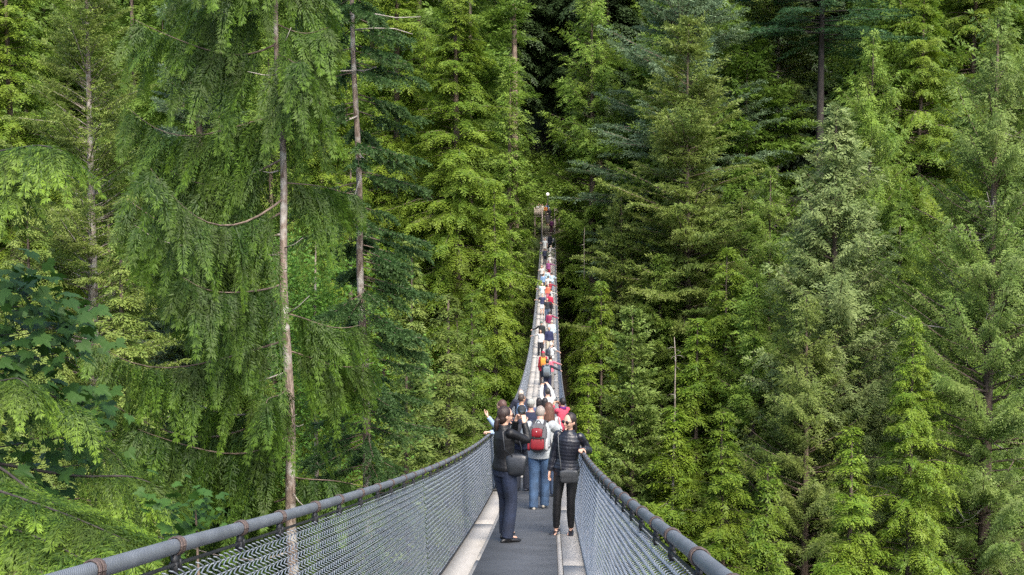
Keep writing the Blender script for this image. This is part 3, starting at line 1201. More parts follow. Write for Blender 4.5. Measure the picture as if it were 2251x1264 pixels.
    if glasses:
        mb = MB()
        for e in (-1, 1):
            a_ = np.linspace(0, 2 * math.pi, 17)
            if glasses == 'sun':
                mb.ball((e * .034, .098, .006), (.030, .009, .023), 14, 8, M=HM)
            mb.tube([hp(e * .034 + .030 * math.cos(q_), .098, .006 + .022 * math.sin(q_)) for q_ in a_], .0032, 6)
            mb.tube([hp(e * .063, .094, .012), hp(e * .079, .04, .012), hp(e * .081, -.02, .008)], .0032, 6)
        mb.tube([hp(-.006, .101, .010), hp(.006, .101, .010)], .0035, 6)
        obj('sunglasses' if glasses == 'sun' else 'glasses', mb.mesh('glasses', M_LENS if glasses == 'sun' else M_BLACKP, True), root)
    return dict(root=root, wor=wor, sh={k_: wor(v) for k_, v in sh.items()}, wri={k_: wor(v) for k_, v in wri.items()}, hand={k_: wor(wri[k_] + hdir[k_] * .10) for k_ in 'LR'},
                elb={k_: wor(v) for k_, v in elb.items()}, ch=lambda *p: wor(ch(*p)), CR=RZ @ CR, s=s, hp=lambda *p: wor(hp(*p)), HR=RZ @ HR, hip={k_: wor(v) for k_, v in hip.items()})


def rounded(mb, c, M, hx, hy, hz, bulge=.0, taper=.0):
    """a soft box: stacked super-ellipse rings"""
    rows = []
    zs = np.linspace(-1, 1, 11)
    for z_ in zs:
        k_ = (1 - abs(z_) ** 5) ** .25
        k_ = max(k_, .35)
        a = np.arange(24) * 2 * math.pi / 24
        ca, sa = np.cos(a), np.sin(a)
        e = .45
        xx = np.sign(ca) * np.abs(ca) ** e * hx * k_
        yy = np.sign(sa) * np.abs(sa) ** e * hy * k_ * (1 + bulge * (1 - z_ * z_))
        rows.append(np.stack([xx * (1 + taper * z_), yy * (1 - taper * z_ * 2), np.full(24, z_ * hz)], 1))
    V = np.concatenate(rows)
    V = V @ np.asarray(M).T + np.asarray(c)
    f = []
    for i in range(10):
        for j in range(24):
            k2 = (j + 1) % 24
            f.append((i * 24 + j, i * 24 + k2, i * 24 + 24 + k2, i * 24 + 24 + j))
    nV = len(V)
    V = np.vstack([V, V[:24].mean(0), V[-24:].mean(0)])
    f3 = [(nV, (j + 1) % 24, j) for j in range(24)] + [(nV + 1, 240 + j, 240 + (j + 1) % 24) for j in range(24)]
    mb.add(V, f, f3)


def gear_root(name, loc, label, cat):
    r = empty(name, loc)
    tag(r, label, cat)
    return r


def backpack(P, label, col, col2=(.02, .02, .02), side=(.35, .35, .36), w=.15, hgt=.23, dep=.085, detail=False, front=False):
    s = P['s']
    c = P['ch'](0, -.205 - dep * .35, 1.17)
    root = gear_root('backpack', c, label, 'backpack')
    M = P['CR']

    def rel(*p):
        return M @ np.array(p)
    mb = MB()
    rounded(mb, (0, 0, 0), M, w, dep, hgt, .25)
    mb.build('main_compartment', cloth((.10, .10, .11) if detail else col, .75), root, True)
    mb = MB()
    rounded(mb, rel(0, -dep * 1.05, -hgt * .42), M, w * .78, dep * .35, hgt * .42, .4)
    mb.build('front_pocket', cloth(col if detail else col2, .6), root, True)
    if detail:
        mb = MB()
        rounded(mb, rel(-.01, -dep * 1.1, hgt * .34), M, w * .62, dep * .34, hgt * .34, .4)
        mb.build('upper_pocket', cloth(col, .45), root, True)
        mb = MB()
        mb.ball(rel(-.01, -dep * 1.50, hgt * .40), (.018, .006, .016), 10, 6)
        mb.build('badge', cloth((.8, .75, .72), .5), root, True)
        mb = MB()
        for q in (-.9, .9):
            mb.tube([rel(q * w * .75, -dep * .9, hgt * .75), rel(q * w * .4, -dep * 1.45, hgt * .05), rel(q * w * .72, -dep * 1.25, -hgt * .75)], .010, 6)
        mb.tube([rel(-w * .8, -dep * 1.25, -hgt * .02), rel(0, -dep * 1.5, -hgt * .03), rel(w * .8, -dep * 1.25, -hgt * .02)], .012, 6)
        mb.build('compression_strap', cloth(col2, .6), root, True)
        for q in (-1, 1):
            mb = MB()
            rounded(mb, rel(q * w * 1.0, -.01, -hgt * .45), M, .025, dep * .7, hgt * .45, .2)
            mb.build('side_pocket', cloth((.45, .44, .44) if q > 0 else (.30, .02, .03), .7), root, True)
    mb = MB()
    a = np.linspace(0, math.pi, 9)
    mb.tube([rel(.035 * math.cos(t), .03, hgt * .96 + .05 * math.sin(t)) for t in a], .008, 6)
    mb.build('grab_loop', cloth(col2, .6), root, True)
    for q in (-1, 1):
        mb = MB()
        p_ = [P['ch'](q * .085, -.17, 1.36), P['ch'](q * .095, -.07, 1.445), P['ch'](q * .105, .03, 1.445), P['ch'](q * .115, .128, 1.33), P['ch'](q * .14, .12, 1.18), P['ch'](q * .185, .0, 1.04), P['ch'](q * .14, -.16, 1.0)]
        mb.tube([np.array(p) - c for p in p_], np.array([(.022, .008)] * 7), 8, ref=M @ np.array([1., 0, 0]))
        mb.build('shoulder_strap', cloth(side if not detail else (.05, .05, .06), .7), root, True)
    return root


def camera_item(loc, M, label, cat='camera', small=True, col=(.015, .015, .017), lens=True):
    root = gear_root('camera' if lens else 'phone', loc, label, cat)
    hx, hy, hz = (.052, .014, .032) if lens else (.036, .005, .072)
    mb = MB()
    rounded(mb, (0, 0, 0), M, hx, hy, hz)
    mb.build('camera_body' if lens else 'phone_case', simple('camera_shell', col, .35, var=.15), root, True)
    mb = MB()
    if lens:
        mb.tube([M @ np.array((.0, .012, 0)), M @ np.array((.0, .042, 0))], [.026, .022], 14)
        mb.build('lens', M_BLACKP, root, True)
    mb = MB()
    v = np.array([(-.8 * hx, -hy * 1.02 - .001, -.8 * hz), (.8 * hx, -hy * 1.02 - .001, -.8 * hz), (.8 * hx, -hy * 1.02 - .001, .8 * hz), (-.8 * hx, -hy * 1.02 - .001, .8 * hz),
                  (-.8 * hx, -hy * .5, -.8 * hz), (.8 * hx, -hy * .5, -.8 * hz), (.8 * hx, -hy * .5, .8 * hz), (-.8 * hx, -hy * .5, .8 * hz)])
    mb.add(v @ M.T, [(0, 1, 2, 3), (4, 7, 6, 5), (0, 4, 5, 1), (1, 5, 6, 2), (2, 6, 7, 3), (3, 7, 4, 0)])
    mb.build('screen', simple('screen_glass', (.05, .06, .07), .1, var=.2), root)
    return root


def shoulder_bag(P, c, M, label, col, hx, hy, hz, strap, rough=.35, flap=True):
    root = gear_root('handbag', c, label, 'bag')
    m_ = simple('bag_leather', col, rough, var=.2, scale=20, bump=.2, bscale=120)
    mb = MB()
    rounded(mb, (0, 0, 0), M, hx, hy, hz, .25 if flap else .5, 0 if flap else .16)
    mb.build('bag_body', m_, root, True)
    if flap:
        mb = MB()
        rounded(mb, M @ np.array((0, hy * .55, hz * .35)), M, hx * .99, hy * .65, hz * .62, .25)
        mb.build('flap', m_, root, True)
    mb = MB()
    mb.tube([np.array(p) - np.asarray(c) for p in strap], .007, 8)
    mb.build('strap', m_, root, True)
    return root


# ---- the front three
M_LEATHER = simple('black_leather', (.004, .004, .005), .5, var=.3, scale=10, bump=.7, bscale=18, spec=.32)
M_PUFFER = simple('navy_nylon', (.007, .008, .014), .38, var=.25, scale=16, bump=.5, bscale=35, spec=.5)
M_JEAN = simple('dark_denim', (.006, .0115, .030), .8, var=.45, scale=7, bump=.35, bscale=40)
M_JEANB = simple('blue_denim', (.030, .062, .12), .8, var=.45, scale=7, bump=.35, bscale=40)
M_LEGG = simple('black_leggings', (.005, .005, .006), .5, var=.2, scale=20, spec=.5)

p1 = person('woman in black leather jacket and dark jeans taking a photo, seen from behind', X=-.60, Y=13.7, h=1.725, heel=.035, yaw=-48, twist=-8, female=True,
            top=('jacket', (.01, .01, .01)), top_mat=M_LEATHER, bulk=-.004, hem=.06, bottom=('trousers', (.02, .03, .06)), bot_mat=M_JEAN, fit='straight', shoe=(.012, .012, .014),
            hair=('ponytail', (.022, .012, .010)), arms={'L': 'cam', 'R': 'cam'}, feet={'L': (-.10, .10), 'R': (.09, -.02)}, head=(-8, -2), glasses='sun', lod='near')
c = (p1['hand']['L'] + p1['hand']['R']) / 2
camera_item(c + np.array([0, 0, .02]), p1['CR'], 'compact black camera held up by the woman in the leather jacket')
bc = p1['ch'](.20, .06, .98)
shoulder_bag(p1, bc, p1['CR'] @ rotm('Z', 50), 'black leather tote bag hanging from the right shoulder of the leather jacket woman', (.012, .014, .018), .125, .042, .145,
             [bc + np.array([-.05, -.04, .12]), p1['ch'](.19, -.11, 1.2), p1['ch'](.135, -.10, 1.40), p1['ch'](.13, -.02, 1.445), p1['ch'](.15, .09, 1.38), p1['ch'](.22, .12, 1.2), bc + np.array([.06, .03, .12])], flap=False)

p2y = 14.62
p2 = person('woman in dark puffer jacket, black leggings and sunglasses resting a hand on the cable', X=.215, Y=p2y, h=1.68, yaw=166, side=-4, twist=4, female=True,
            top=('jacket', (.02, .02, .03)), top_mat=M_PUFFER, quilt=True, bulk=-.004, hem=-.02, bottom=('trousers', (.01, .01, .01)), bot_mat=M_LEGG, fit='legging', shoe=(.02, .018, .022), extra='flats',
            hair=('ponytail', (.018, .012, .011)), arms={'L': ((.43, p2y - .14, deck_z(p2y - .14) + RH + .055), (-.3, -1, -.6), 50), 'R': 'down'},
            feet={'L': (-.06, -.02), 'R': (.135, .05)}, head=(-30, -4), glasses='sun', lod='near')
bc = p2['ch'](-.075, .20, .86)
shoulder_bag(p2, bc, p2['CR'] @ rotm('Y', 8), 'dark grey leather crossbody bag in front of the puffer jacket woman', (.045, .048, .052), .125, .035, .095,
             [bc + p2['CR'] @ np.array([.12, 0, .08]), p2['ch'](.06, .165, 1.0), p2['ch'](.10, .175, 1.2), p2['ch'](.13, .12, 1.38), p2['ch'](.12, .0, 1.455), p2['ch'](.05, -.14, 1.36), p2['ch'](-.1, -.165, 1.1), p2['ch'](-.20, -.05, .98), bc + p2['CR'] @ np.array([-.12, 0, .08])])

p3y = 17.9
p3 = person('stooping grey-haired man in pale grey polo shirt and blue jeans, seen from behind', X=-.19, Y=p3y, h=1.74, yaw=-6, lean=10,
            top=('polo', (.40, .43, .45)), sleeve='short', bulk=.008, bottom=('trousers', (.05, .1, .18)), bot_mat=M_JEANB, fit='straight', shoe=(.42, .38, .31),
            hair=('thin', (.20, .175, .155)), skin='ruddy', arms={'R': ((.36, p3y + .42, deck_z(p3y) + 1.12), (.4, -.7, -1), 40), 'L': 'front'},
            feet={'L': (-.085, -.10), 'R': (.075, .08)}, head=(-6, -10), lod='near')
backpack(p3, 'red, black and silver backpack worn by the man in blue jeans', (.21, .008, .015), (.018, .018, .02), (.36, .37, .39), .145, .24, .085, detail=True)

# ---- the group behind them
P = person
W = (.58, .58, .57)
DK = (.02, .02, .03)
NV = (.022, .028, .06)
p8 = P('brown-haired woman in light blue shirt raising a hand beside the left cable', X=-.95, Y=21.0, h=1.80, yaw=78, female=True, top=('shirt', (.36, .48, .66)), bottom=('trousers', DK),
       hair=('bob', (.07, .035, .028)), arms={'L': ((AXIS - .81, 20.7, deck_z(20.7) + RH + .05), (.2, -.4, -1), 55), 'R': ((-1.235, 21.0, deck_z(21.0) + 1.47), (.2, -.5, -1), 12, (.2, -1, .2))}, lod='mid', head=(-25, 0))
p4 = P('person in dark cap and navy jacket with a strap over the back', x=1147, y=893, h=1.68, yaw=-5, top=('jacket', NV), bottom=('trousers', (.03, .035, .05)), shoe=(.03, .03, .04),
       hair=('short', (.05, .04, .035)), hat=('cap', (.03, .035, .042)), lod='mid', arms={'L': 'railL', 'R': 'front'})
backpack(p4, 'black day pack on the back of the person in the dark cap', (.02, .022, .03), (.015, .015, .018), (.025, .026, .034), .13, .2, .06)
p5 = P('man in grey cap and navy vest with a sunburnt neck', x=1167, y=877, h=1.74, yaw=0, skin='ruddy', top=('vest', NV), sleeve='short', bottom=('trousers', (.50, .50, .48)), hair=('short', (.2, .18, .16)),
       hat=('cap', (.34, .35, .33)), lod='mid', arms={'L': 'front'})
p6 = P('man in glasses and light blue shirt looking to the right', x=1146, y=866, h=1.72, yaw=-70, skin='tan', top=('shirt', (.27, .40, .62)), bottom=('trousers', (.05, .05, .06)), hair=('short', (.04, .03, .025)),
       glasses='clear', lod='mid', arms={'R': 'front', 'L': 'down'}, head=(18, 0))
p7 = P('white-haired person in dark jacket behind the man in the light blue shirt', x=1145, y=856, h=1.72, yaw=10, top=('jacket', (.03, .035, .06)), bottom=('trousers', DK), hair=('thin', (.34, .29, .24)), lod='mid', arms={'L': 'railL'})
p10 = P('black-haired woman in blue jeans jacket standing close to a second black-haired woman', x=1185, y=874, h=1.62, yaw=4, female=True, top=('jacket', (.10, .13, .24)), bottom=('trousers', DK), hair=('bob', (.014, .012, .014)), lod='mid')
p10b = P('second black-haired woman, half hidden by the long brown hair', x=1198, y=874, h=1.64, yaw=-10, female=True, top=('shirt', (.30, .33, .42)), bottom=('trousers', NV), hair=('bob', (.016, .014, .016)), lod='mid', X=None)
p11 = P('woman with long brown hair and light grey top', X=-.04, Y=19.9, h=1.775, yaw=8, female=True, top=('shirt', (.44, .46, .46)), sleeve='three', bottom=('trousers', (.06, .09, .15)), hair=('long', (.075, .035, .022)),
        lod='mid', arms={'R': 'down', 'L': 'front'})
bc = p11['ch'](.20, -.03, 1.10)
shoulder_bag(p11, bc, p11['CR'] @ rotm('Z', 80), 'coral red bag hanging beside the woman with long brown hair', (.55, .05, .08), .11, .05, .13,
             [bc + np.array([0, -.05, .1]), p11['ch'](.17, -.08, 1.42), p11['ch'](.17, .05, 1.43), bc + np.array([0, .05, .1])], .6, False)
p12 = P('black-haired person in coral jacket with purple collar photographing with a phone', x=1241, y=874, h=1.66, yaw=40, skin='tan', top=('jacket', (.60, .07, .12)), bottom=('trousers', DK), hair=('short', (.012, .011, .013)),
        lod='mid', arms={'L': 'cam', 'R': 'cam'}, X=.30)
mb = MB()
q_ = p12['ch'](0, -.005, 1.42) - np.array(p12['root'].location)
q_ = rotm('Z', -40) @ q_
mb.tube([q_ - UPV * .02, q_ + UPV * .05], [.098, .078], 16)
mb.build('hood', cloth((.12, .02, .16)), p12['root'], True)
camera_item((p12['hand']['L'] + p12['hand']['R']) / 2 + np.array([0, 0, .02]), p12['CR'], 'black phone raised by the person in the coral jacket', 'phone', lens=False)
p13 = P('man in white shirt lifting a camera above his head', x=1204, y=848, h=1.72, yaw=14, top=('shirt', (.60, .60, .59)), bulk=.012, bottom=('trousers', (.06, .07, .1)), hair=('short', (.03, .028, .028)), lod='mid',
        arms={'R': ((-.10, 32.4, deck_z(32.4) + 1.80), (1, .2, .1), 45), 'L': ((-.26, 32.4, deck_z(32.4) + 1.78), (-1, .2, .1), 45)}, Y=32.0)
camera_item((p13['hand']['L'] + p13['hand']['R']) / 2, p13['CR'], 'black camera lifted high by the man in the white shirt')

# ---- along the span (x, y of the crown of the head in the photograph, height, facing ...)
p14 = P('person in navy jacket with a slate grey backpack reaching for the right cable', x=1203, y=789, h=1.72, yaw=-6, top=('jacket', (.025, .03, .05)), bottom=('trousers', (.03, .035, .08)), hair=('short', (.03, .02, .02)), arms={'R': 'railR'}, lod='mid')
backpack(p14, 'slate grey backpack with pale straps worn by the person in navy', (.16, .20, .23), (.08, .09, .1), (.22, .26, .29), .16, .24, .09)
p15 = P('person in red hat and red coat with an orange backpack', x=1194, y=772, h=1.68, yaw=2, female=True, top=('coat', (.45, .03, .05)), hem=.1, bottom=('trousers', (.06, .05, .05)), hair=('long', (.09, .05, .035)), hat=('beanie', (.5, .03, .08)), lod='mid', X=None)
backpack(p15, 'orange backpack on the person in the red hat', (.75, .30, .04), (.6, .2, .03), (.75, .34, .06), .14, .22, .08)
P('person in pink long sleeves stretching an arm to the right cable', x=1210, y=781, h=1.62, yaw=-30, top=('shirt', (.68, .16, .22)), bottom=('trousers', (.3, .28, .26)), arms={'R': 'railR'})
p17 = P('white-haired man in white T-shirt holding the right cable', x=1212, y=752, h=1.74, yaw=-50, top=('tshirt', (.66, .68, .68)), sleeve='short', bottom=('trousers', (.28, .29, .3)), hair=('thin', (.42, .40, .37)), arms={'R': 'railR', 'L': 'railR'})
backpack(p17, 'dark grey backpack on the white-haired man in the white T-shirt', (.05, .06, .08), (.04, .04, .05), (.07, .08, .1), .13, .2, .07)
p18 = P('woman in white top and open denim jacket walking towards the camera', x=1188, y=724, h=1.6, yaw=176, female=True, skin='tan', top=('shirt', (.60, .60, .59)), sleeve='three', bottom=('trousers', (.02, .022, .03)), hair=('long', (.03, .02, .018)), arms={'R': 'railL', 'L': 'down'})
P('man in green cap and black jacket with an arm on the left cable', x=1190, y=706, h=1.74, yaw=172, top=('jacket', (.02, .024, .026)), bottom=('trousers', (.05, .05, .07)), hair=('short', (.05, .04, .03)), hat=('cap', (.09, .14, .12)), arms={'R': 'railL'})
P('man in open navy jacket, white shirt and khaki trousers coming towards the camera', x=1207, y=718, h=1.72, yaw=184, skin='tan', top=('jacket', (.025, .03, .085)), bottom=('trousers', (.55, .50, .40)), hair=('thin', (.35, .3, .26)), arms={'L': 'down', 'R': 'down'})
P('person in pale blue shirt behind the man in the navy jacket', x=1213, y=704, h=1.7, yaw=0, top=('shirt', (.55, .66, .74)), bottom=('trousers', (.4, .38, .33)), hair=('short', (.3, .25, .2)))
P('person in maroon shirt stretching the right arm to the cable', x=1208, y=684, h=1.68, yaw=-8, top=('shirt', (.28, .03, .09)), bottom=('trousers', (.5, .45, .38)), hair=('short', (.02, .016, .02)), arms={'R': 'railR'})
P('person in black shirt and blue jeans walking with an arm out to the right', x=1203, y=655, h=1.72, yaw=178, skin='tan', top=('tshirt', (.025, .028, .034)), sleeve='short', bottom=('trousers', (.06, .09, .15)), hair=('short', (.2, .13, .1)), arms={'L': 'railR'})
P('person in crimson jacket behind the one in black', x=1209, y=645, h=1.66, yaw=-5, top=('jacket', (.45, .02, .06)), bottom=('trousers', DK), hair=('short', (.02, .02, .02)))
P('person in navy vest and pale shorts on the left of the span', x=1192, y=645, h=1.7, yaw=176, top=('vest', (.035, .04, .10)), sleeve='short', bottom=('shorts', (.6, .64, .68)), hair=('short', (.1, .07, .05)), arms={'R': 'railL'})
P('person in pale blue T-shirt above the one in the navy vest', x=1192, y=622, h=1.7, yaw=180, top=('tshirt', (.60, .72, .80)), sleeve='short', bottom=('trousers', (.5, .5, .5)), hair=('short', (.4, .3, .2)), arms={'R': 'railL'})
P('person in white long sleeves leaning on the right cable', x=1212, y=634, h=1.66, yaw=-60, top=('shirt', W), bottom=('trousers', DK), hair=('short', (.03, .03, .03)), arms={'R': 'railR', 'L': 'railR'})
P('person in orange and pink scarf in the crowded middle', x=1205, y=624, h=1.64, yaw=180, female=True, top=('shirt', (.75, .17, .10)), bottom=('trousers', (.5, .12, .2)), hair=('bob', (.05, .03, .03)))
P('person in dark red jacket behind the orange scarf', x=1209, y=617, h=1.68, yaw=0, top=('jacket', (.28, .03, .05)), bottom=('trousers', DK), hair=('short', (.05, .04, .04)), arms={'R': 'railR'})
P('person in white T-shirt with dark hair just above the orange scarf', x=1205, y=606, h=1.7, yaw=4, top=('tshirt', (.60, .60, .59)), sleeve='short', bottom=('trousers', NV), hair=('short', (.03, .025, .02)))
P('person in mid blue shirt near the left cable', x=1194, y=601, h=1.62, yaw=10, top=('shirt', (.20, .32, .50)), bottom=('trousers', (.05, .06, .1)), hair=('short', (.03, .03, .03)))
P('person in sky blue shirt close to the right cable', x=1213, y=599, h=1.7, yaw=-10, top=('shirt', (.48, .64, .76)), bottom=('trousers', (.3, .4, .5)), hair=('short', (.02, .02, .02)), arms={'R': 'railR'})
P('person in light blue top between the mid blue and sky blue shirts', x=1203, y=593, h=1.6, yaw=0, top=('shirt', (.45, .60, .68)), bottom=('trousers', DK), hair=('short', (.06, .05, .04)))
P('red-haired person in white with an arm on the left cable', x=1191, y=584, h=1.66, yaw=180, female=True, top=('tshirt', W), sleeve='short', bottom=('trousers', (.1, .1, .12)), hair=('bob', (.25, .06, .03)), arms={'R': 'railL'})
P('person in purple and red jacket reaching to the right cable', x=1206, y=573, h=1.68, yaw=-15, top=('jacket', (.28, .08, .22)), bottom=('trousers', (.4, .03, .06)), hair=('short', (.2, .06, .08)), arms={'R': 'railR'})
P('person in white sun hat and white blouse by the right cable', x=1208, y=560, h=1.68, yaw=-20, female=True, top=('shirt', (.60, .60, .59)), bottom=('trousers', (.4, .3, .3)), hair=('bob', (.2, .15, .1)), hat=('straw', (.72, .74, .70)), arms={'R': 'railR'})
P('person in white collar and navy suit walking away', x=1198, y=545, h=1.76, yaw=2, top=('jacket', (.024, .03, .06)), bottom=('trousers', (.02, .024, .045)), hair=('short', (.05, .04, .05)))
P('person in dark green jacket with an elbow on the right cable', x=1206, y=549, h=1.64, yaw=-30, top=('jacket', (.10, .12, .09)), bottom=('trousers', DK), hair=('short', (.02, .02, .02)), arms={'R': 'railR'})
P('person in loose white shirt bending over the right cable', x=1208, y=539, h=1.66, yaw=-70, lean=15, top=('shirt', (.60, .60, .59)), bulk=.02, bottom=('trousers', (.6, .58, .54)), hair=('short', (.3, .25, .2)), arms={'R': 'railR'})
p39 = P('person in white T-shirt with dark shoulder straps facing the camera near the stairs', x=1198, y=524, h=1.74, yaw=180, top=('tshirt', (.70, .74, .78)), sleeve='short', bottom=('shorts', (.7, .69, .66)), hair=('short', (.1, .07, .06)), arms={'R': 'railL'})
P('person in navy coat at the foot of the far stairs', x=1209, y=514, h=1.76, yaw=0, top=('coat', (.03, .035, .06)), bottom=('trousers', DK), hair=('short', (.05, .04, .06)))


def on_stairs(k):
    return lambda Yc: ZE + k * RISE + .145


P('person in plum jacket stepping onto the far stairs', X=.02, Y=END_Y + 1.1, h=1.68, yaw=0, stand=on_stairs(2), top=('jacket', (.12, .03, .11)), bottom=('trousers', (.06, .02, .04)), hair=('short', (.04, .02, .03)))
P('person in grey skirt and straw hat climbing the far stairs', X=-.48, Y=END_Y + 2.7, h=1.7, yaw=0, female=True, stand=on_stairs(6), top=('shirt', (.10, .09, .10)), bottom=('skirt', (.09, .08, .09)), hair=('short', (.05, .04, .04)), hat=('straw', (.72, .62, .42)))
P('person in black with white cap near the top of the far stairs', X=-.28, Y=END_Y + 4.3, h=1.72, yaw=0, stand=on_stairs(10), top=('shirt', DK), bottom=('trousers', DK), hair=('short', (.05, .04, .04)), hat=('cap', (.7, .68, .6)))
top_ = lambda Yc: PZ
P('person in white on the landing with both hands lifted', X=-1.72, Y=PY + .6, h=1.66, yaw=180, stand=top_, top=('tshirt', (.60, .60, .59)), sleeve='short', bottom=('trousers', (.3, .3, .3)), hair=('short', (.12, .04, .03)), arms={'L': 'up'})
P('person in cream shirt at the landing railing', X=-1.2, Y=PY + .7, h=1.68, yaw=170, stand=top_, top=('shirt', (.72, .66, .56)), bottom=('trousers', (.3, .25, .2)), hair=('short', (.06, .03, .02)))
P('person in blue shirt on the landing under the globe lamp', X=-.62, Y=PY + 1.2, h=1.74, yaw=180, stand=top_, top=('shirt', (.10, .24, .50)), bottom=('trousers', (.1, .12, .2)), hair=('short', (.3, .2, .14)))
P('person in orange shirt on the top step of the far stairs', X=-.75, Y=PY + .2, h=1.5, yaw=180, stand=top_, top=('shirt', (.55, .20, .05)), bottom=('trousers', (.1, .08, .06)), hair=('short', (.05, .03, .02)))

# ------------------------------------------------------------------ foliage
def norm(a):
    return a / (np.linalg.norm(a, axis=-1, keepdims=True) + 1e-9)




def leaf_quads(base, d, nrm, ln, wd, sag=0.0):
    """kites from base along d, in the plane whose normal is nrm"""
    W = norm(np.cross(d, nrm)) * (wd * .5)[:, None]
    m = base + d * (ln * .45)[:, None]
    tip = base + d * ln[:, None]
    tip[:, 2] -= sag * ln
    return np.stack([base, m + W, tip, m - W], 1)


SHAPE = {
    'hemlock': lambda u: np.clip((1 - u) * 2.3, 0, 1) ** .75 * np.clip(.7 + u, 0, 1) + .02,
    'fir': lambda u: np.clip((1 - u) * 2.3, 0, 1) ** .7 * np.clip(.7 + u, 0, 1) + .02,
    'cedar': lambda u: np.clip((1 - u) * 2.8, 0, 1) ** .75 * np.clip(.75 + u, 0, 1) + .02,
}


def crown_arrays(rg, H, Rr, kind, ls, bare=.1, dens=1.0, gaps=.25):
    """returns kite quads (N,4,3), tint (N,), and branch axes [(p0, p1, p2)]"""
    Hc = H * (1 - bare)
    nb = int(Hc * (5.2 / (.25 + ls)) * dens * (1.1 if kind == 'cedar' else 1.5))
    u = np.sort(rg.random(nb))
    if kind != 'cedar':                       # whorls
        wh = .62
        zz = u * Hc
        zz = np.round(zz / wh) * wh + rg.normal(0, .10, nb)
        u = np.clip(zz / Hc, 0, .995)
    az = rg.random(nb) * 2 * math.pi
    z0 = H * bare + Hc * u
    lump = 1 + gaps * np.sin(az * 2 + z0 * .9 + rg.random() * 6) + gaps * .8 * np.sin(az * 3 - z0 * .47 + rg.random() * 6)
    L = Rr * SHAPE[kind](u) * rg.uniform(.62, 1.1, nb) * lump
    L = np.maximum(L, .25)
    keep = rg.random(nb) > .06
    u, az, z0, L = u[keep], az[keep], z0[keep], L[keep]
    nb = len(L)
    if kind == 'hemlock':
        s0 = -.08 + .75 * u ** 2 + rg.normal(0, .09, nb)
        s2 = -.32 - .15 * rg.random(nb)
    elif kind == 'fir':
        s0 = .02 + .8 * u ** 2 + rg.normal(0, .10, nb)
        s2 = -.16 + .22 * rg.random(nb)
    else:
        s0 = -.30 + .9 * u + rg.normal(0, .14, nb)
        s2 = .12 + .25 * rg.random(nb)
    hd = np.stack([np.cos(az), np.sin(az), 0 * az], 1)

    def P(b, t):
        p = hd[b] * (L[b] * t)[:, None]
        p[:, 2] += z0[b] + L[b] * (s0[b] * t + s2[b] * t * t)
        return p

    ns = np.clip((L / (ls * .46)).astype(int), 4, 60)
    b = np.repeat(np.arange(nb), ns)
    k = np.concatenate([np.arange(n) for n in ns])
    t = .22 + .78 * ((k + rg.random(len(k))) / ns[b]) ** .8
    base = P(b, t)
    T = norm(P(b, np.minimum(t + .05, 1.1)) - base)
    Bv = norm(np.cross(T, UPV))
    side = np.where(k % 2 == 0, 1.0, -1.0)
    tip = t > .93
    ang = np.where(tip, rg.normal(0, .25, len(k)), R(56) + rg.normal(0, .22, len(k)))
    if kind == 'cedar':
        sd = .30 + .5 * rg.random(len(k))
    elif kind == 'hemlock':
        sd = .22 + .34 * rg.random(len(k))
    else:
        sd = -.05 + .25 * rg.random(len(k))
    D = norm(T * np.cos(ang)[:, None] + Bv * (side * np.sin(ang))[:, None] - UPV * sd[:, None] + rg.normal(0, .10, (len(k), 3)))
    sl = (L[b] * .28 * np.clip(1.05 - t, .05, 1) ** .7 + ls * 1.7) * rg.uniform(.7, 1.2, len(k))
    sl = np.minimum(sl, .95 if kind == 'cedar' else 1.5)
    nl = np.clip((sl / (ls * .25)).astype(int), 4, 10)
    s_i = np.repeat(np.arange(len(k)), nl)
    j = np.concatenate([np.arange(n) for n in nl])
    f = (j + .6 * rg.random(len(j)) + .3) / nl[s_i]
    Ds, Ts = D[s_i], T[s_i]
    sg = (.30 if kind == 'cedar' else .28 if kind == 'hemlock' else .10) * sl[s_i]
    lp = base[s_i] + Ds * (sl[s_i] * f)[:, None]
    lp[:, 2] -= sg * f * f
    hb_ = hd[b]
    if kind == 'cedar':
        Ns = hb_ * .8 + UPV * .75 + rg.normal(0, .30, D.shape)
    elif kind == 'fir':
        Ns = UPV + hb_ * .30 + rg.normal(0, .38, D.shape)
    else:
        Ns = UPV + hb_ * .38 + rg.normal(0, .20, D.shape)
    Ns = norm(Ns - D * np.sum(Ns * D, 1)[:, None])
    N = norm(Ns[s_i] + rg.normal(0, .16 if kind != 'fir' else .35, Ds.shape))
    lat = norm(np.cross(N, Ds))
    sd2 = np.where(j % 2 == 0, 1.0, -1.0)
    endl = j == nl[s_i] - 1
    la = np.where(endl, 0.0, R(48) + rg.normal(0, .2, len(j)))
    ld = norm(Ds * np.cos(la)[:, None] + lat * (sd2 * np.sin(la))[:, None] + rg.normal(0, .13, Ds.shape))
    ln = ls * (1.2 - .65 * f) * rg.uniform(.75, 1.2, len(j))
    wd = ln * (.36 if kind != 'fir' else .42)
    q = leaf_quads(lp, ld, N, ln, wd, sag=.1)
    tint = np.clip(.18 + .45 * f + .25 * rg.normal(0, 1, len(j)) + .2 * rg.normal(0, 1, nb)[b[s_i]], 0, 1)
    ax = (P(np.arange(nb), np.full(nb, .02)), P(np.arange(nb), np.full(nb, .5)), P(np.arange(nb), np.full(nb, .92)))
    return q, tint, ax, L


def quads_mesh(name, q, tint, mat):
    n = len(q)
    return raw_mesh(name, q.reshape(-1, 3), np.arange(n * 4).reshape(-1, 4), np.zeros((0, 3), int), mat, False, tint)


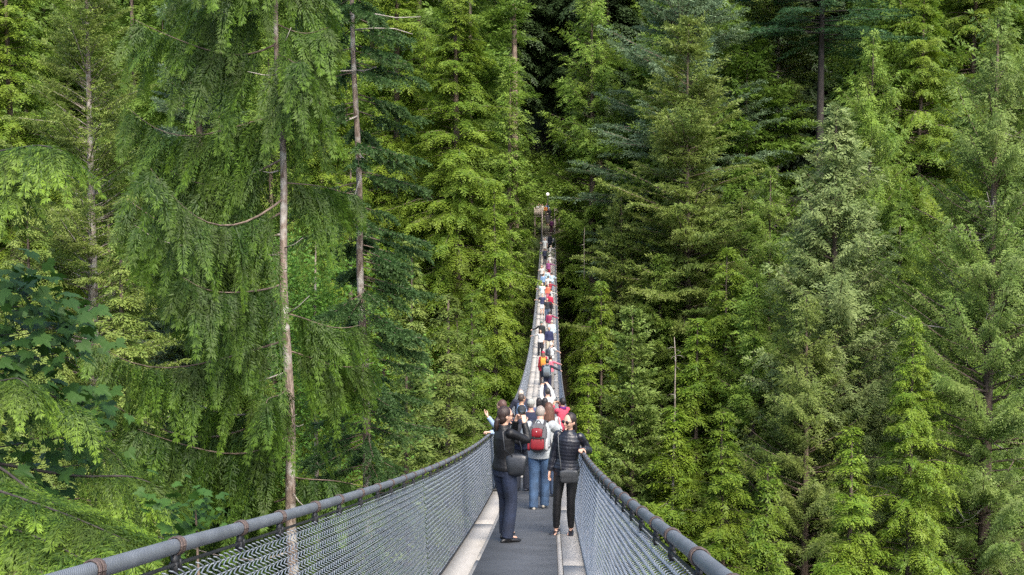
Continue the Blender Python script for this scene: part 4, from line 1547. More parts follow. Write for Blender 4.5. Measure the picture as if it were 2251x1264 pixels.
def trunk_mesh(rg, H, r0, bark, ax=None, L=None, lim=.012, sides=8):
    mb = MB()
    n = max(8, int(H / 2))
    t = np.linspace(0, 1, n)
    P = np.stack([.10 * np.sin(t * 9 + rg.random() * 6) * t, .10 * np.sin(t * 7 + rg.random() * 6) * t, t * H - .5], 1)
    mb.tube(P, r0 * (1 - .93 * t) * (1 + .5 * np.exp(-t * 40)), sides)
    if ax is not None:
        r = np.clip(L * lim, .008, .09)
        A = np.stack(ax, 1)                   # (nb,3,3)
        nb = len(L)
        rr = np.stack([r, r * .7, r * .25], 1)
        T = norm(A[:, 2] - A[:, 0])
        n1 = norm(np.cross(T, UPV + .01))
        n2 = np.cross(T, n1)
        V = []
        for c in range(3):
            for qq in range(3):
                w = 2 * math.pi * qq / 3
                V.append(A[:, c] + (n1 * math.cos(w) + n2 * math.sin(w)) * rr[:, c, None])
        V = np.stack(V, 1)
        off = (np.arange(nb) * 9)[:, None]
        F = [off + np.array([[c * 3 + qq, c * 3 + (qq + 1) % 3, c * 3 + 3 + (qq + 1) % 3, c * 3 + 3 + qq]]) for c in (0, 1) for qq in range(3)]
        mb.add(V.reshape(-1, 3), np.concatenate(F))
    return mb.mesh('trunk', bark, True)


_proto = {}


def conifer_proto(kind, H, Rr, lod, bark, bare, gaps, dens, var):
    Hk = max(12, round(H / 14) * 14)
    Rk = max(1.8, round(Rr / 1.6) * 1.6)
    var = var % 2
    key = (kind, Hk, Rk, lod, bark, bare, gaps, dens, var)
    if key not in _proto:
        rg = np.random.default_rng(abs(hash((kind[0] == 'c', Hk * 10, int(Rk * 100), var))) % 100000 + 11)
        q, tint, ax, L = crown_arrays(rg, Hk, Rk, kind, lod, bare, dens, gaps)
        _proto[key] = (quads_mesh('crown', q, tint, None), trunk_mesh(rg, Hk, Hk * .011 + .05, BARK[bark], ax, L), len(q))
    return _proto[key], Hk, Rk


N_LEAF = [0]
_matcopy = {}


RMUL = 1.18


def conifer(name, label, cat, kind, leaf, x, Y, ytop, Rr, bark='brown', bare=.12, gaps=.22, dens=1.0, var=0, group=None, lod=None, dead=0, leader=0):
    top = at(x, ytop, Y)
    Rr = min(Rr * RMUL, max(Rr, (abs(top[0] - AXIS) - 1.6) / 1.1))
    zb = float(ground_z(top[0], Y))
    H = top[2] - zb
    lod = lod or (.36 if Y >= 80 else .29)
    (cm, tm, n), Hk, Rk = conifer_proto(kind, H, Rr, lod, bark, bare, gaps, dens, var)
    N_LEAF[0] += n
    root = empty(name, (top[0], Y, zb), random.random() * 6.28)
    root.scale = (Rr / Rk, Rr / Rk, H / Hk)
    tag(root, label, cat, group or cat + 's on the far canyon slope')
    obj('trunk', tm, root)
    if not cm.materials:
        cm.materials.append(LEAF[leaf])
    c = obj('crown', cm, root)
    c.material_slots[0].link = 'OBJECT'
    c.material_slots[0].material = LEAF[leaf]
    rgd = np.random.default_rng(int(x))
    if leader:                                 # a bare bleached top
        l_ = leader / F_PX * Y * Hk / H
        mb = MB()
        P_ = np.array([(0, 0, Hk * .9), (.03, 0, Hk + l_ * .3), (-.03, .03, Hk + l_ * .7), (.12, 0, Hk + l_)])
        mb.tube(P_, np.array([.06, .05, .036, .015]), 6)
        for q_ in range(9):
            z_ = Hk + l_ * rgd.uniform(.1, .95)
            a_ = rgd.uniform(0, 6.28)
            mb.tube(np.array([(0, 0, z_), (math.cos(a_) * .3, math.sin(a_) * .3, z_ + .05), (math.cos(a_) * .6, math.sin(a_) * .6, z_ - .1)]), np.array([.02, .014, .006]), 4)
        mb.build('bare_leader', BARK['pale'], root, True)
    for i in range(dead):
        fz = rgd.uniform(.35, .93)
        a_ = rgd.uniform(0, 6.28)
        l_ = Rk * rgd.uniform(.55, 1.02)
        h_ = np.array([math.cos(a_), math.sin(a_), 0])
        sd_ = np.array([-h_[1], h_[0], 0]) * rgd.normal(0, .35)
        t_ = np.linspace(0, 1, 7)
        P_ = np.outer(t_ * l_, h_) + np.outer(t_ ** 2 * l_, sd_) + np.outer(fz * Hk + l_ * (-.5 * t_ + .55 * t_ ** 2.5), UPV)
        mb = MB()
        mb.tube(P_, np.linspace(.05, .018, 7), 5)
        for q_ in range(3):
            k_ = rgd.integers(3, 6)
            d_ = norm(h_ * .5 + rgd.normal(0, .6, 3))
            mb.tube(np.array([P_[k_], P_[k_] + d_ * .35, P_[k_] + d_ * .8 + UPV * .1]), np.array([.022, .016, .008]), 4)
        mb.build('dead_branch', BARK['dead'], root, True)
    return root


TREES = [
    # name, label, category, kind, leaf, x, Y, ytop, R, options
    ('fir_tree', 'tall grey-green fir at the far left whose slim pale trunk shows between its boughs', 'fir', 'fir', 'olive', 185, 72, -150, 4.8, dict(bark='pale', gaps=.3, dens=.8)),
    ('fir_tree', 'blue-grey fir peeping out behind the top of the drooping cedar', 'fir', 'fir', 'fir_blue', 430, 86, -140, 4.2, {}),
    ('hemlock_tree', 'yellow-green hemlock cut by the left edge at the top corner', 'hemlock', 'hemlock', 'hemlock', 10, 95, -200, 4.6, {}),
    ('hemlock_tree', 'bright hemlock seen between the drooping cedar trunk and the dark spruce', 'hemlock', 'hemlock', 'hemlock', 700, 92, -150, 4.4, {}),
    ('hemlock_tree', 'tall lacy light green hemlock just right of the dark spruce', 'hemlock', 'hemlock', 'hemlock', 872, 101, -200, 4.6, dict(var=1)),
    ('hemlock_tree', 'tallest yellow-green hemlock left of the bridge, layered in shelves', 'hemlock', 'hemlock', 'hemlock', 1000, 96, -120, 4.4, dict(var=2)),
    ('cedar_tree', 'slender light green cedar left of the dark gap above the bridge end', 'cedar', 'cedar', 'cedar', 1120, 117, 125, 2.4, {}),
    ('hemlock_tree', 'young hemlock with a thin pointed top right of the dark spruce', 'hemlock', 'hemlock', 'olive', 903, 70, 525, 2.5, {}),
    ('hemlock_tree', 'bushy yellow-green hemlock whose boughs come closest to the bridge on its left', 'hemlock', 'hemlock', 'hemlock', 1088, 88, 400, 2.9, dict(var=1)),
    ('hemlock_tree', 'low olive hemlock rising above the left handrail beside the waving woman', 'hemlock', 'hemlock', 'olive', 985, 60, 640, 2.9, dict(bare=.05)),
    ('hemlock_tree', 'green hemlock half hidden behind the lower part of the dark spruce', 'hemlock', 'hemlock', 'hemlock', 770, 75, 320, 3.4, {}),
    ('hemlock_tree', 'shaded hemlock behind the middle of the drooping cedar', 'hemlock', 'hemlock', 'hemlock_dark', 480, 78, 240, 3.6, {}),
    ('hemlock_tree', 'olive hemlock between the pale-trunked fir and the drooping cedar', 'hemlock', 'hemlock', 'olive', 265, 60, 470, 3.0, {}),
    ('hemlock_tree', 'olive hemlock behind the maple leaves at the left edge', 'hemlock', 'hemlock', 'olive', 55, 66, 400, 3.6, {}),
    ('fir_tree', 'small fresh green fir close behind the left handrail', 'fir', 'fir', 'fir', 900, 46, 800, 2.0, dict(bare=.03)),
    # right of the bridge
    ('cedar_tree', 'tall dark green cedar at once right of the dark gap above the bridge', 'cedar', 'cedar', 'cedar', 1303, 121, -60, 4.0, {}),
    ('fir_tree', 'broad blue-grey fir filling the top middle right of the bridge', 'fir', 'fir', 'fir_blue', 1500, 113, -150, 7.0, dict(gaps=.32)),
    ('spruce_tree', 'broad olive-yellow spruce standing in front of the blue-grey fir', 'spruce', 'fir', 'olive', 1515, 99, 40, 5.4, dict(var=1, gaps=.3)),
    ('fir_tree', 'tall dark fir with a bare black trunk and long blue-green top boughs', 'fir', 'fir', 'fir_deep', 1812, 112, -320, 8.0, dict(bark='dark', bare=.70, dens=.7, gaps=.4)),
    ('fir_tree', 'grey-olive fir with ragged boughs ending above a black hollow', 'fir', 'fir', 'olive', 1712, 119, -120, 4.6, dict(bare=.55, gaps=.35, bark='pale')),
    ('cedar_tree', 'rounded light grey-green cedar with a clear pointed top on the right', 'cedar', 'cedar', 'cedar_pale', 1842, 79, 235, 4.6, dict(var=1, dead=6, dens=1.7, lod=.36, gaps=.15)),
    ('cedar_tree', 'slim cedar rising behind the rounded grey-green cedar', 'cedar', 'cedar', 'cedar', 1918, 98, 70, 3.6, dict(var=2)),
    ('hemlock_tree', 'tall olive hemlock with level boughs left of the big right-edge cedar', 'hemlock', 'hemlock', 'hemlock', 2030, 108, -60, 5.0, dict(var=2)),
    ('cedar_tree', 'biggest grey-green cedar at the right edge with bleached dead twigs', 'cedar', 'cedar', 'cedar_gray', 2195, 74, 20, 5.4, dict(dead=26)),
    ('cedar_tree', 'bright yellow-green cedar below the black hollow', 'cedar', 'cedar', 'cedar', 1695, 91, 370, 3.8, dict(var=1)),
    ('cedar_tree', 'wide olive cedar filling the lower right under the rounded cedar', 'cedar', 'cedar', 'olive', 1775, 74, 640, 4.4, dict(bare=.04)),
    ('hemlock_tree', 'fresh green hemlock at the bottom between the wide olive cedar and the right-edge cedar', 'hemlock', 'hemlock', 'hemlock', 2010, 70, 690, 3.4, dict(bare=.04)),
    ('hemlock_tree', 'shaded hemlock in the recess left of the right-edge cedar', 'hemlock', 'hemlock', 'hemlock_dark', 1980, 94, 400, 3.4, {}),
    ('hemlock_tree', 'young hemlock with a bare whitish leader just right of the bridge', 'hemlock', 'hemlock', 'hemlock', 1284, 104, 600, 2.5, dict(bark='pale', leader=100)),
    ('hemlock_tree', 'young bright hemlock nearest the bridge on its right below the middle', 'hemlock', 'hemlock', 'hemlock', 1322, 92, 610, 2.5, dict(var=1)),
    ('fir_tree', 'upright young fir with upswept grey-green boughs right of the puffer jacket woman', 'fir', 'fir', 'fir', 1390, 84, 680, 3.2, {}),
    ('hemlock_tree', 'young hemlock with a long pale bare stem poking above its boughs', 'hemlock', 'hemlock', 'hemlock', 1484, 80, 890, 3.0, dict(bark='pale', bare=.04, leader=150)),
    ('hemlock_tree', 'low wide hemlock at the bottom beyond the right handrail', 'hemlock', 'hemlock', 'hemlock', 1590, 70, 900, 3.2, dict(bare=.04, var=1)),
    ('hemlock_tree', 'small hemlock hugging the right side of the bridge above the puffer jacket woman', 'hemlock', 'hemlock', 'hemlock', 1290, 66, 800, 1.7, {}),
    ('hemlock_tree', 'yellow-green hemlock close over the right handrail', 'hemlock', 'hemlock', 'hemlock', 1425, 66, 1100, 2.7, dict(bare=.04)),
    ('hemlock_tree', 'broad hemlock below the olive-yellow spruce', 'hemlock', 'hemlock', 'hemlock', 1600, 88, 540, 4.2, dict(var=2)),
    ('hemlock_tree', 'hemlock with level shelves beside the far stairs on the right', 'hemlock', 'hemlock', 'hemlock', 1262, 128, 300, 2.3, dict(var=1)),
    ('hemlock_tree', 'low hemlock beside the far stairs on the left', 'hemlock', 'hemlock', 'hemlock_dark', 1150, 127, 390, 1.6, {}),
    ('hemlock_tree', 'dusky hemlock between the blue-grey fir and the tall cedar', 'hemlock', 'hemlock', 'hemlock_dark', 1410, 124, 120, 4.0, {}),
    ('hemlock_tree', 'tall yellow-olive hemlock at the upper right corner', 'hemlock', 'hemlock', 'hemlock', 2150, 122, -250, 5.4, dict(var=1)),
    ('cedar_tree', 'cedar between the young fir and the broad hemlock', 'cedar', 'cedar', 'cedar', 1455, 96, 560, 3.0, {}),
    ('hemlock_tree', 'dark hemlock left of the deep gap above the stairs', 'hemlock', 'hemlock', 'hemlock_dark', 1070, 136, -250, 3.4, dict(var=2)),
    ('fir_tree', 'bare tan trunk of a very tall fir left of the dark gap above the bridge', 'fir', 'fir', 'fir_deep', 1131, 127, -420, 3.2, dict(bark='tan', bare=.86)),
    ('hemlock_tree', 'rounded hemlock between the pale bare stem and the wide olive cedar', 'hemlock', 'hemlock', 'hemlock', 1535, 85, 690, 3.2, dict(var=1)),
    ('cedar_tree', 'fresh green cedar left of the rounded grey-green cedar, lower half', 'cedar', 'cedar', 'cedar', 1662, 82, 610, 3.2, {}),
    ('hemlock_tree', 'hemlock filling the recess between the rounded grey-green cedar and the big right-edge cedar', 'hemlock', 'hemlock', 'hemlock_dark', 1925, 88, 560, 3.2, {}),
    ('hemlock_tree', 'lowest yellow-green hemlock in the bottom right, under the wide olive cedar', 'hemlock', 'hemlock', 'hemlock', 1870, 62, 930, 2.8, dict(bare=.03)),
    ('cedar_tree', 'cedar at mid height beside the big right-edge cedar', 'cedar', 'cedar', 'cedar', 2095, 90, 430, 3.4, dict(var=1)),
    ('hemlock_tree', 'low hemlock at the bottom just right of the handrail end', 'hemlock', 'hemlock', 'hemlock', 1690, 60, 1010, 2.6, dict(bare=.03, var=1)),
    ('fir_tree', 'grey-green fir behind the upright young fir', 'fir', 'fir', 'olive', 1365, 100, 420, 3.4, {}),
    ('hemlock_tree', 'hemlock behind the tall lacy one, left of the tallest yellow-green hemlock', 'hemlock', 'hemlock', 'hemlock', 935, 108, 60, 3.6, {}),
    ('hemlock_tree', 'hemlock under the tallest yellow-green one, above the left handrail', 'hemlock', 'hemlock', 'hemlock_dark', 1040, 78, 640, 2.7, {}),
    ('hemlock_tree', 'broad hemlock behind the foot of the dark spruce', 'hemlock', 'hemlock', 'hemlock', 840, 66, 650, 2.8, dict(var=1)),
    ('cedar_tree', 'cedar beyond the near cedar trunk, half veiled by its fronds', 'cedar', 'cedar', 'cedar', 590, 84, 100, 3.6, {}),
]
for nm, lb, ct, kd, lf, x, Y, yt, Rr, op in TREES:
    conifer(nm, lb, ct, kd, lf, x, Y, yt, Rr, **op)

# the wood standing behind, one mass
Q, TT = [], []
mbt = MB()
rgf = np.random.default_rng(21)
protos = [crown_arrays(np.random.default_rng(900 + i), 42, 5.6, k, .62, .15, .85, .25) for i, k in enumerate(('hemlock', 'hemlock', 'cedar', 'fir'))]
QD, TD = [], []
for i in range(262):
    Y = rgf.uniform(138, 235) if i < 140 else rgf.uniform(104, 138)
    X = rgf.uniform(-.60, .52) * Y
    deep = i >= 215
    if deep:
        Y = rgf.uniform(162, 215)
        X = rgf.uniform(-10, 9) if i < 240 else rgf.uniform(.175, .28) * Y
    if not deep:
        if abs(X - AXIS) < (9 if Y > 138 else 8.5):
            continue
        if 1640 < CX + F_PX * (X / Y + .036) < 1850:
            continue
    pq, pt, ax, L = protos[rgf.integers(4)]
    s = rgf.uniform(.8, 1.25)
    a = rgf.random() * 6.28
    c, sn = math.cos(a), math.sin(a)
    z = float(ground_z(X, Y))
    v = pq * s
    v = np.stack([v[..., 0] * c - v[..., 1] * sn + X, v[..., 0] * sn + v[..., 1] * c + Y, v[..., 2] + z], -1)
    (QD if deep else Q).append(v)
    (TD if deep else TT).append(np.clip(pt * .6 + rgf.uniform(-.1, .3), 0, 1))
    mbt.tube([(X, Y, z - .5), (X, Y, z + 20 * s), (X, Y, z + 40 * s)], [.5 * s, .35 * s, .03], 7)
Q = np.concatenate(Q)
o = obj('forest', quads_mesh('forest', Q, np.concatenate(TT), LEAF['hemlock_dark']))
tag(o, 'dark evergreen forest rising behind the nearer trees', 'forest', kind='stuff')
o = obj('forest', quads_mesh('forest', np.concatenate(QD), np.concatenate(TD), LEAF['shade']))  # gap trees with shade painted into the leaf colour
tag(o, 'trees deep in the forest hollows, their shade put into the needle colour', 'forest', kind='stuff')
o2 = mbt.build('forest_trunks', BARK['brown'])
tag(o2, 'trunks standing in the shade of the forest', 'forest', kind='stuff')
N_LEAF[0] += len(Q)


# ------------------------------------------------------------------ near trees
def fronds(rg, org, d0, ln, lat, sag, step=.07, leaf=.09, lw=.024, sprig=.30, sub=4, curl=.0):
    """flat cedar sprays: an axis from org along d0, bending down; alternate sprigs on both sides with small scale leaves"""
    n = np.clip((ln / step).astype(int), 4, 60)
    fi = np.repeat(np.arange(len(org)), n)
    k = np.concatenate([np.arange(m) for m in n])
    t = (k + .5) / n[fi]

    def A(i, t_):
        p = org[i] + d0[i] * (ln[i] * t_)[:, None]
        p[:, 2] -= sag[i] * ln[i] * t_ * t_
        return p
    p = A(fi, t)
    T = norm(A(fi, t + .03) - p)
    Lt = norm(lat[fi] - T * np.sum(lat[fi] * T, 1)[:, None])
    Q_, T_ = [], []
    N0 = norm(np.cross(T, Lt))
    for sg in (-1, 1):
        ang = R(42) + rg.normal(0, .14, len(fi))
        D = norm(T * np.cos(ang)[:, None] + Lt * (sg * np.sin(ang))[:, None] + N0 * rg.normal(0, .16, len(fi))[:, None])
        sl = sprig * ln[fi] ** .4 * (np.sin(np.clip(t * 1.05 + .12, 0, 1) * math.pi) ** .7 * .8 + .22) * rg.uniform(.65, 1.15, len(fi))
        for m in range(sub):
            f = (m + .4 + .4 * rg.random(len(fi))) / sub
            b = p + D * (sl * f)[:, None]
            b[:, 2] -= .25 * sl * f * f
            s2 = 1 if m % 2 else -1
            la = R(30) + rg.normal(0, .15, len(fi)) if m < sub - 1 else rg.normal(0, .15, len(fi))
            Pl = norm(np.cross(N0, D))
            d = norm(D * np.cos(la)[:, None] + Pl * (s2 * np.sin(la))[:, None] - UPV * .12)
            l_ = leaf * rg.uniform(.7, 1.25, len(fi)) * (1.15 - .35 * f)
            q = leaf_quads(b, d, norm(N0 + rg.normal(0, .25, N0.shape)), l_ * 1.25, l_ * (lw / leaf) * 1.5, .12)
            Q_.append(q)
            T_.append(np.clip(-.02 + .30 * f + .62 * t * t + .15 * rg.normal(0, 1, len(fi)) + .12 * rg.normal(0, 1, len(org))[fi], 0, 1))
    return np.concatenate(Q_), np.concatenate(T_)


def limb_tube(mb, pts, r0, r1, sides=6):
    mb.tube(pts, np.linspace(r0, r1, len(pts)), sides)


# --- the drooping cedar left of the bridge
rg = np.random.default_rng(5)
CYY = 25.0
pb, pt_ = at(641, 1115, CYY), at(608, -20, CYY)
gz = float(ground_z(pb[0], CYY)) - .4
slope = (pt_ - pb) / (pt_[2] - pb[2])


def cpos(z):
    return pb + slope * (z - pb[2]) + np.array([.04 * math.sin(z * 1.1), .03 * math.sin(z * .8 + 1), 0])


ced = empty('cedar_tree', cpos(gz))
C0 = np.array(ced.location)
tag(ced, 'near cedar with long drooping frond curtains and a slim pale trunk left of the bridge', 'cedar')
zs = np.linspace(gz, 10.5, 40)
mb = MB()
rr = np.interp(zs, [gz, pb[2], pt_[2], 10.5], [.26, .125, .055, .015])
mb.tube([cpos(z) - C0 for z in zs], rr, 12)
mb.build('trunk', BARK['near'], ced, True)
NLIMB = 46
Q, TT = [], []
for i in range(NLIMB):
    z = -11.5 + 21.0 * (i + rg.random() * .7) / NLIMB
    az = rg.choice([math.pi, math.pi * .75, -math.pi * .78, math.pi * .5, -math.pi * .5, 0.0, .5, -.5], p=[.24, .12, .16, .08, .12, .12, .08, .08]) + rg.normal(0, .25)
    left = math.cos(az) < -.3
    L = (rg.uniform(2.6, 4.1) if left else rg.uniform(1.0, 1.9)) * np.clip(1.15 - (z + 2) * .055, .45, 1.12)
    if z < -7.5:
        L *= .8
    h = np.array([math.cos(az), math.sin(az), 0])
    b = cpos(z)
    t = np.linspace(0, 1, 12)
    dz = L * (-.42 * t + .52 * t ** 2.2) if left else L * (-.30 * t + .15 * t ** 2)
    dz = dz + .04 * L * np.sin(t * 5 + rg.random() * 6)
    side_ = np.array([-h[1], h[0], 0]) * .10 * L
    P_ = b + np.outer(t * L, h) + np.outer(dz, UPV) + np.outer(np.sin(t * 3 + rg.random() * 6) * t, side_)
    mb = MB()
    r0 = .010 + .005 * L
    limb_tube(mb, P_ - C0, r0, .005, 6)
    mb.build('branch', BARK['pale'] if left and i % 4 == 0 else BARK['brown'], ced, True)
    nf = int(L * (14.5 if left else 16))
    tt = .10 + .9 * (np.arange(nf) + rg.random(nf)) / nf
    o_ = np.stack([np.interp(tt, t, P_[:, c]) for c in range(3)], 1)
    sdv = np.array([-h[1], h[0], 0])
    sgn = np.where(np.arange(nf) % 2 == 0, 1, -1)
    d0 = norm(h * rg.uniform(.05, .55, nf)[:, None] + sdv * (sgn * rg.uniform(.05, .45, nf))[:, None] - UPV * rg.uniform(.2, .95, nf)[:, None])
    ln = rg.uniform(.6, 1.65, nf) * np.clip(1.25 - .75 * tt, .3, 1.1) * (1.0 if left else .9)
    la = norm(np.stack([rg.normal(.9, .5, nf), rg.normal(0, .5, nf), rg.normal(0, .12, nf)], 1))
    q_, t_ = fronds(rg, o_, d0, ln, la, rg.uniform(.45, .8, nf), step=.052, leaf=.088, lw=.019, sprig=.27, sub=5)
    Q.append(q_)
    TT.append(np.clip(t_ + rg.normal(0, .08), 0, 1))
Q = np.concatenate(Q)
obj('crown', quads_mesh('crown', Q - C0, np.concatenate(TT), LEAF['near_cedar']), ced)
N_LEAF[0] += len(Q)
# bare dead twigs and stubs on its trunk
for i, (x, y, dx, dy) in enumerate([(618, 105, 22, -45), (614, 165, -70, -8), (626, 545, 40, -22), (632, 690, 48, -40), (612, 375, -34, 2), (634, 915, 18, -4), (645, 935, 22, -2), (622, 820, -95, 26), (560, 1100, -18, -40), (645, 1085, 24, 28), (613, 560, -44, -6)]):
    a, b = at(x, y, CYY - .1), at(x + dx, y + dy, CYY - .5)
    m_ = (a + b) / 2 + np.array([0, 0, -.04])
    mb = MB()
    limb_tube(mb, np.array([a, m_, b]) - C0, .018, .006, 5)
    mb.build('dead_branch', BARK['dead'], ced, True)

# --- the dark spruce beside it
SY = 28.5
pb, pt_ = at(806, 980, SY), at(774, -20, SY)
gz = float(ground_z(pb[0], SY)) - .4
slope = (pt_ - pb) / (pt_[2] - pb[2])
spr = empty('spruce_tree', pb + slope * (gz - pb[2]))
S0 = np.array(spr.location)
tag(spr, 'near dark blue-green spruce with a thin bare-topped grey trunk between cedar and hemlocks', 'spruce')
mb = MB()
zs = np.linspace(gz, 11, 40)
mb.tube([pb + slope * (z - pb[2]) - S0 + np.array([.03 * math.sin(z), .02 * math.sin(z * 1.7), 0]) for z in zs], np.interp(zs, [gz, pb[2], pt_[2], 11], [.24, .115, .055, .01]), 12)
mb.build('trunk', BARK['near'], spr, True)
Q, TT = [], []
nbr = 190
for i in range(nbr):
    z = -9.5 + 17.5 * (i + rg.random()) / nbr
    u = (z + 9.5) / 17.5
    yq = 490 - z / SY * F_PX
    if yq < 520 and rg.random() < .35:
        continue
    az = rg.random() * 6.28
    L = rg.uniform(.9, 2.0) * (1 if yq > 480 else .92)
    h = np.array([math.cos(az), math.sin(az), 0])
    b = pb + slope * (z - pb[2])
    t = np.linspace(0, 1, 8)
    P_ = b + np.outer(t * L, h) + np.outer(L * (-.15 * t - .32 * t * t + .22 * t ** 3), UPV)
    mb = MB()
    limb_tube(mb, P_ - S0, .017, .005, 5)
    mb.build('branch', BARK['brown'], spr, True)
    nf = int(L * 15)
    tt = .25 + .75 * (np.arange(nf) + rg.random(nf)) / nf
    o_ = np.stack([np.interp(tt, t, P_[:, c]) for c in range(3)], 1)
    sdv = np.array([-h[1], h[0], 0])
    sgn = np.where(np.arange(nf) % 2 == 0, 1, -1)
    d0 = norm(h * .7 + sdv * (sgn * rg.uniform(.3, .9, nf))[:, None] - UPV * rg.uniform(.0, .7, nf)[:, None])
    ln = rg.uniform(.30, .60, nf) * (1.1 - .3 * tt)
    # bottle-brush shoots: needles all round the axis
    m = 40
    fi = np.repeat(np.arange(nf), m)
    f = np.tile((np.arange(m) + .5) / m, nf)
    ax_ = d0[fi]
    base = o_[fi] + ax_ * (ln[fi] * f)[:, None] - UPV * (.22 * ln[fi] * f * f)[:, None]
    r1 = norm(rg.normal(0, 1, (len(fi), 3)))
    r1 = norm(r1 - ax_ * np.sum(r1 * ax_, 1)[:, None])
    dd = norm(ax_ * .75 + r1 * .9)
    l_ = .095 * rg.uniform(.7, 1.2, len(fi)) * (1.1 - .35 * f)
    Q.append(leaf_quads(base, dd, norm(rg.normal(0, 1, (len(fi), 3))), l_, l_ * .42, 0))
    TT.append(np.clip(.2 + .55 * f + .18 * rg.normal(0, 1, len(fi)) + rg.normal(0, .1), 0, 1))
Q = np.concatenate(Q)
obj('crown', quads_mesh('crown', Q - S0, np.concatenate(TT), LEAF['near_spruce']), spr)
N_LEAF[0] += len(Q)
for (x, y, pts) in [(783, 155, [(-60, 2), (-110, -12), (-150, -32)]), (783, 155, [(20, 0), (45, -8)]), (786, 255, [(-28, 12), (-55, 25)]), (790, 340, [(10, 8), (18, 14)]), (780, 35, [(45, -4), (90, 4), (145, 2)]), (782, 65, [(40, -3), (85, -2), (125, 10)]), (793, 385, [(-12, 40), (-8, 75)])]:
    a = at(x, y, SY - .1)
    mb = MB()
    limb_tube(mb, np.array([a] + [at(x + dx, y + dy, SY - .25) for dx, dy in pts]) - S0, .022, .008, 5)
    mb.build('dead_branch', BARK['dead'], spr, True)

# --- a young broadleaf tree glimpsed between the two
def leaf_cloud(rg, centers, rad, n, size, droop=.3):
    c_ = centers[rg.integers(len(centers), size=n)]
    p = c_ + rg.normal(0, 1, (n, 3)) * rad
    d = norm(rg.normal(0, 1, (n, 3)) - UPV * droop)
    N_ = norm(UPV + rg.normal(0, .45, (n, 3)))
    d = norm(d - N_ * np.sum(d * N_, 1)[:, None])
    l_ = size * rg.uniform(.6, 1.3, n)
    return leaf_quads(p, d, N_, l_, l_ * .75, .15), rg.random(n)


va = at(690, 720, 37)
gz = float(ground_z(va[0], 37))
vt = empty('alder_tree', (va[0], 37, gz))
tag(vt, 'young broadleaf tree with small light leaves between the near cedar and the spruce trunks', 'alder')
mb = MB()
limb_tube(mb, [(0, 0, -.3), (.1, 0, (va[2] - gz) * .5), (0, .1, va[2] - gz), (.1, 0, va[2] - gz + 3)], .14, .02, 8)
mb.build('trunk', BARK['pale'], vt, True)
cs = np.stack([rg.normal(0, 1.25, 130), rg.normal(0, .9, 130), (va[2] - gz) - 5 + rg.random(130) * 8], 1)
q_, t_ = leaf_cloud(rg, cs, .38, 15000, .13)
obj('crown', quads_mesh('crown', q_, t_, LEAF['shrub']), vt)

# --- bigleaf maple: limbs reaching in from beyond the left edge
LEAFO = np.array([(0, 0), (.10, -.10), (.30, -.14), (.27, -.02), (.46, .10), (.34, .16), (.42, .36), (.27, .33), (.24, .46), (.12, .42), (.10, .62), (.04, .70), (0, .86),
                  (-.04, .70), (-.10, .62), (-.12, .42), (-.24, .46), (-.27, .33), (-.42, .36), (-.34, .16), (-.46, .10), (-.27, -.02), (-.30, -.14), (-.10, -.10)])
LEAFO = LEAFO * np.array([1.1, 1.0])
mx0 = at(-330, 900, 9.5)
mp = empty('maple_tree', (mx0[0], 9.5, float(ground_z(mx0[0], 9.5))))
M0 = np.array(mp.location)
tag(mp, 'maple with broad dark green lobed leaves at the left edge', 'maple')
mb = MB()
limb_tube(mb, [(0, 0, -.4), (.1, .1, 4), (0, 0, mx0[2] - M0[2] + 2.5)], .22, .06, 10)
mb.build('trunk', BARK['brown'], mp, True)
CL = [(35, 620, 9.6, .20, 34), (20, 660, 9.4, .24, 34), (75, 665, 9.7, .20, 24), (20, 720, 9.5, .28, 36), (95, 710, 9.8, .22, 22), (50, 770, 9.6, .28, 34), (120, 760, 9.9, .22, 18), (190, 695, 10.2, .12, 10), (165, 740, 10, .15, 10), (20, 830, 9.5, .3, 30),
      (90, 850, 9.7, .28, 26), (160, 870, 9.6, .16, 12), (200, 890, 9.8, .12, 9), (215, 935, 9.5, .14, 10), (30, 920, 9.4, .34, 30), (110, 950, 9.7, .3, 24), (40, 1000, 9.6, .35, 26), (150, 1010, 9.8, .25, 14), (20, 1060, 9.4, .35, 22), (120, 1060, 9.7, .3, 16)]
V, F3, TT, nv = [], [], [], 0
tri = [(0, k, k + 1) for k in range(1, len(LEAFO) - 1)] + [(0, len(LEAFO) - 1, 1)]
tri = tri[:-1]
for ci, (x, y, Yc, sd_, n) in enumerate(CL):
    c_ = at(x, y, Yc)
    mb = MB()
    a = np.array([mx0[0], 9.5, c_[2] - .5 - .3 * rg.random()])
    m1 = (a * .5 + c_ * .5) + np.array([0, .1, .12])
    limb_tube(mb, np.array([a, m1, c_ + np.array([.12, 0, -.05])]) - M0, .012, .004, 5)
    mb.build('branch', BARK['dark'], mp, True)
    for k in range(n):
        p = c_ + rg.normal(0, 1, 3) * np.array([sd_, sd_, sd_ * .65])
        yw = rg.normal(-.3, 1.0)
        d = np.array([math.cos(yw), math.sin(yw) - .4, -rg.uniform(.15, 1.0)])
        d /= np.linalg.norm(d)
        nn_ = UPV + rg.normal(0, .35, 3)
        nn_ -= d * (nn_ @ d)
        nn_ /= np.linalg.norm(nn_)
        l_ = np.cross(d, nn_)
        sz = rg.uniform(.12, .21)
        pts = p + sz * (np.outer(LEAFO[:, 1], d) + np.outer(LEAFO[:, 0], l_) - np.outer(.35 * LEAFO[:, 0] ** 2 + .18 * np.clip(LEAFO[:, 1], 0, 1) ** 2 - .10 * np.abs(LEAFO[:, 0]), nn_))
        V.append(pts - M0)
        F3 += [(nv + a_, nv + b_, nv + c2) for a_, b_, c2 in tri]
        TT += [rg.random()] * len(tri)
        nv += len(LEAFO)
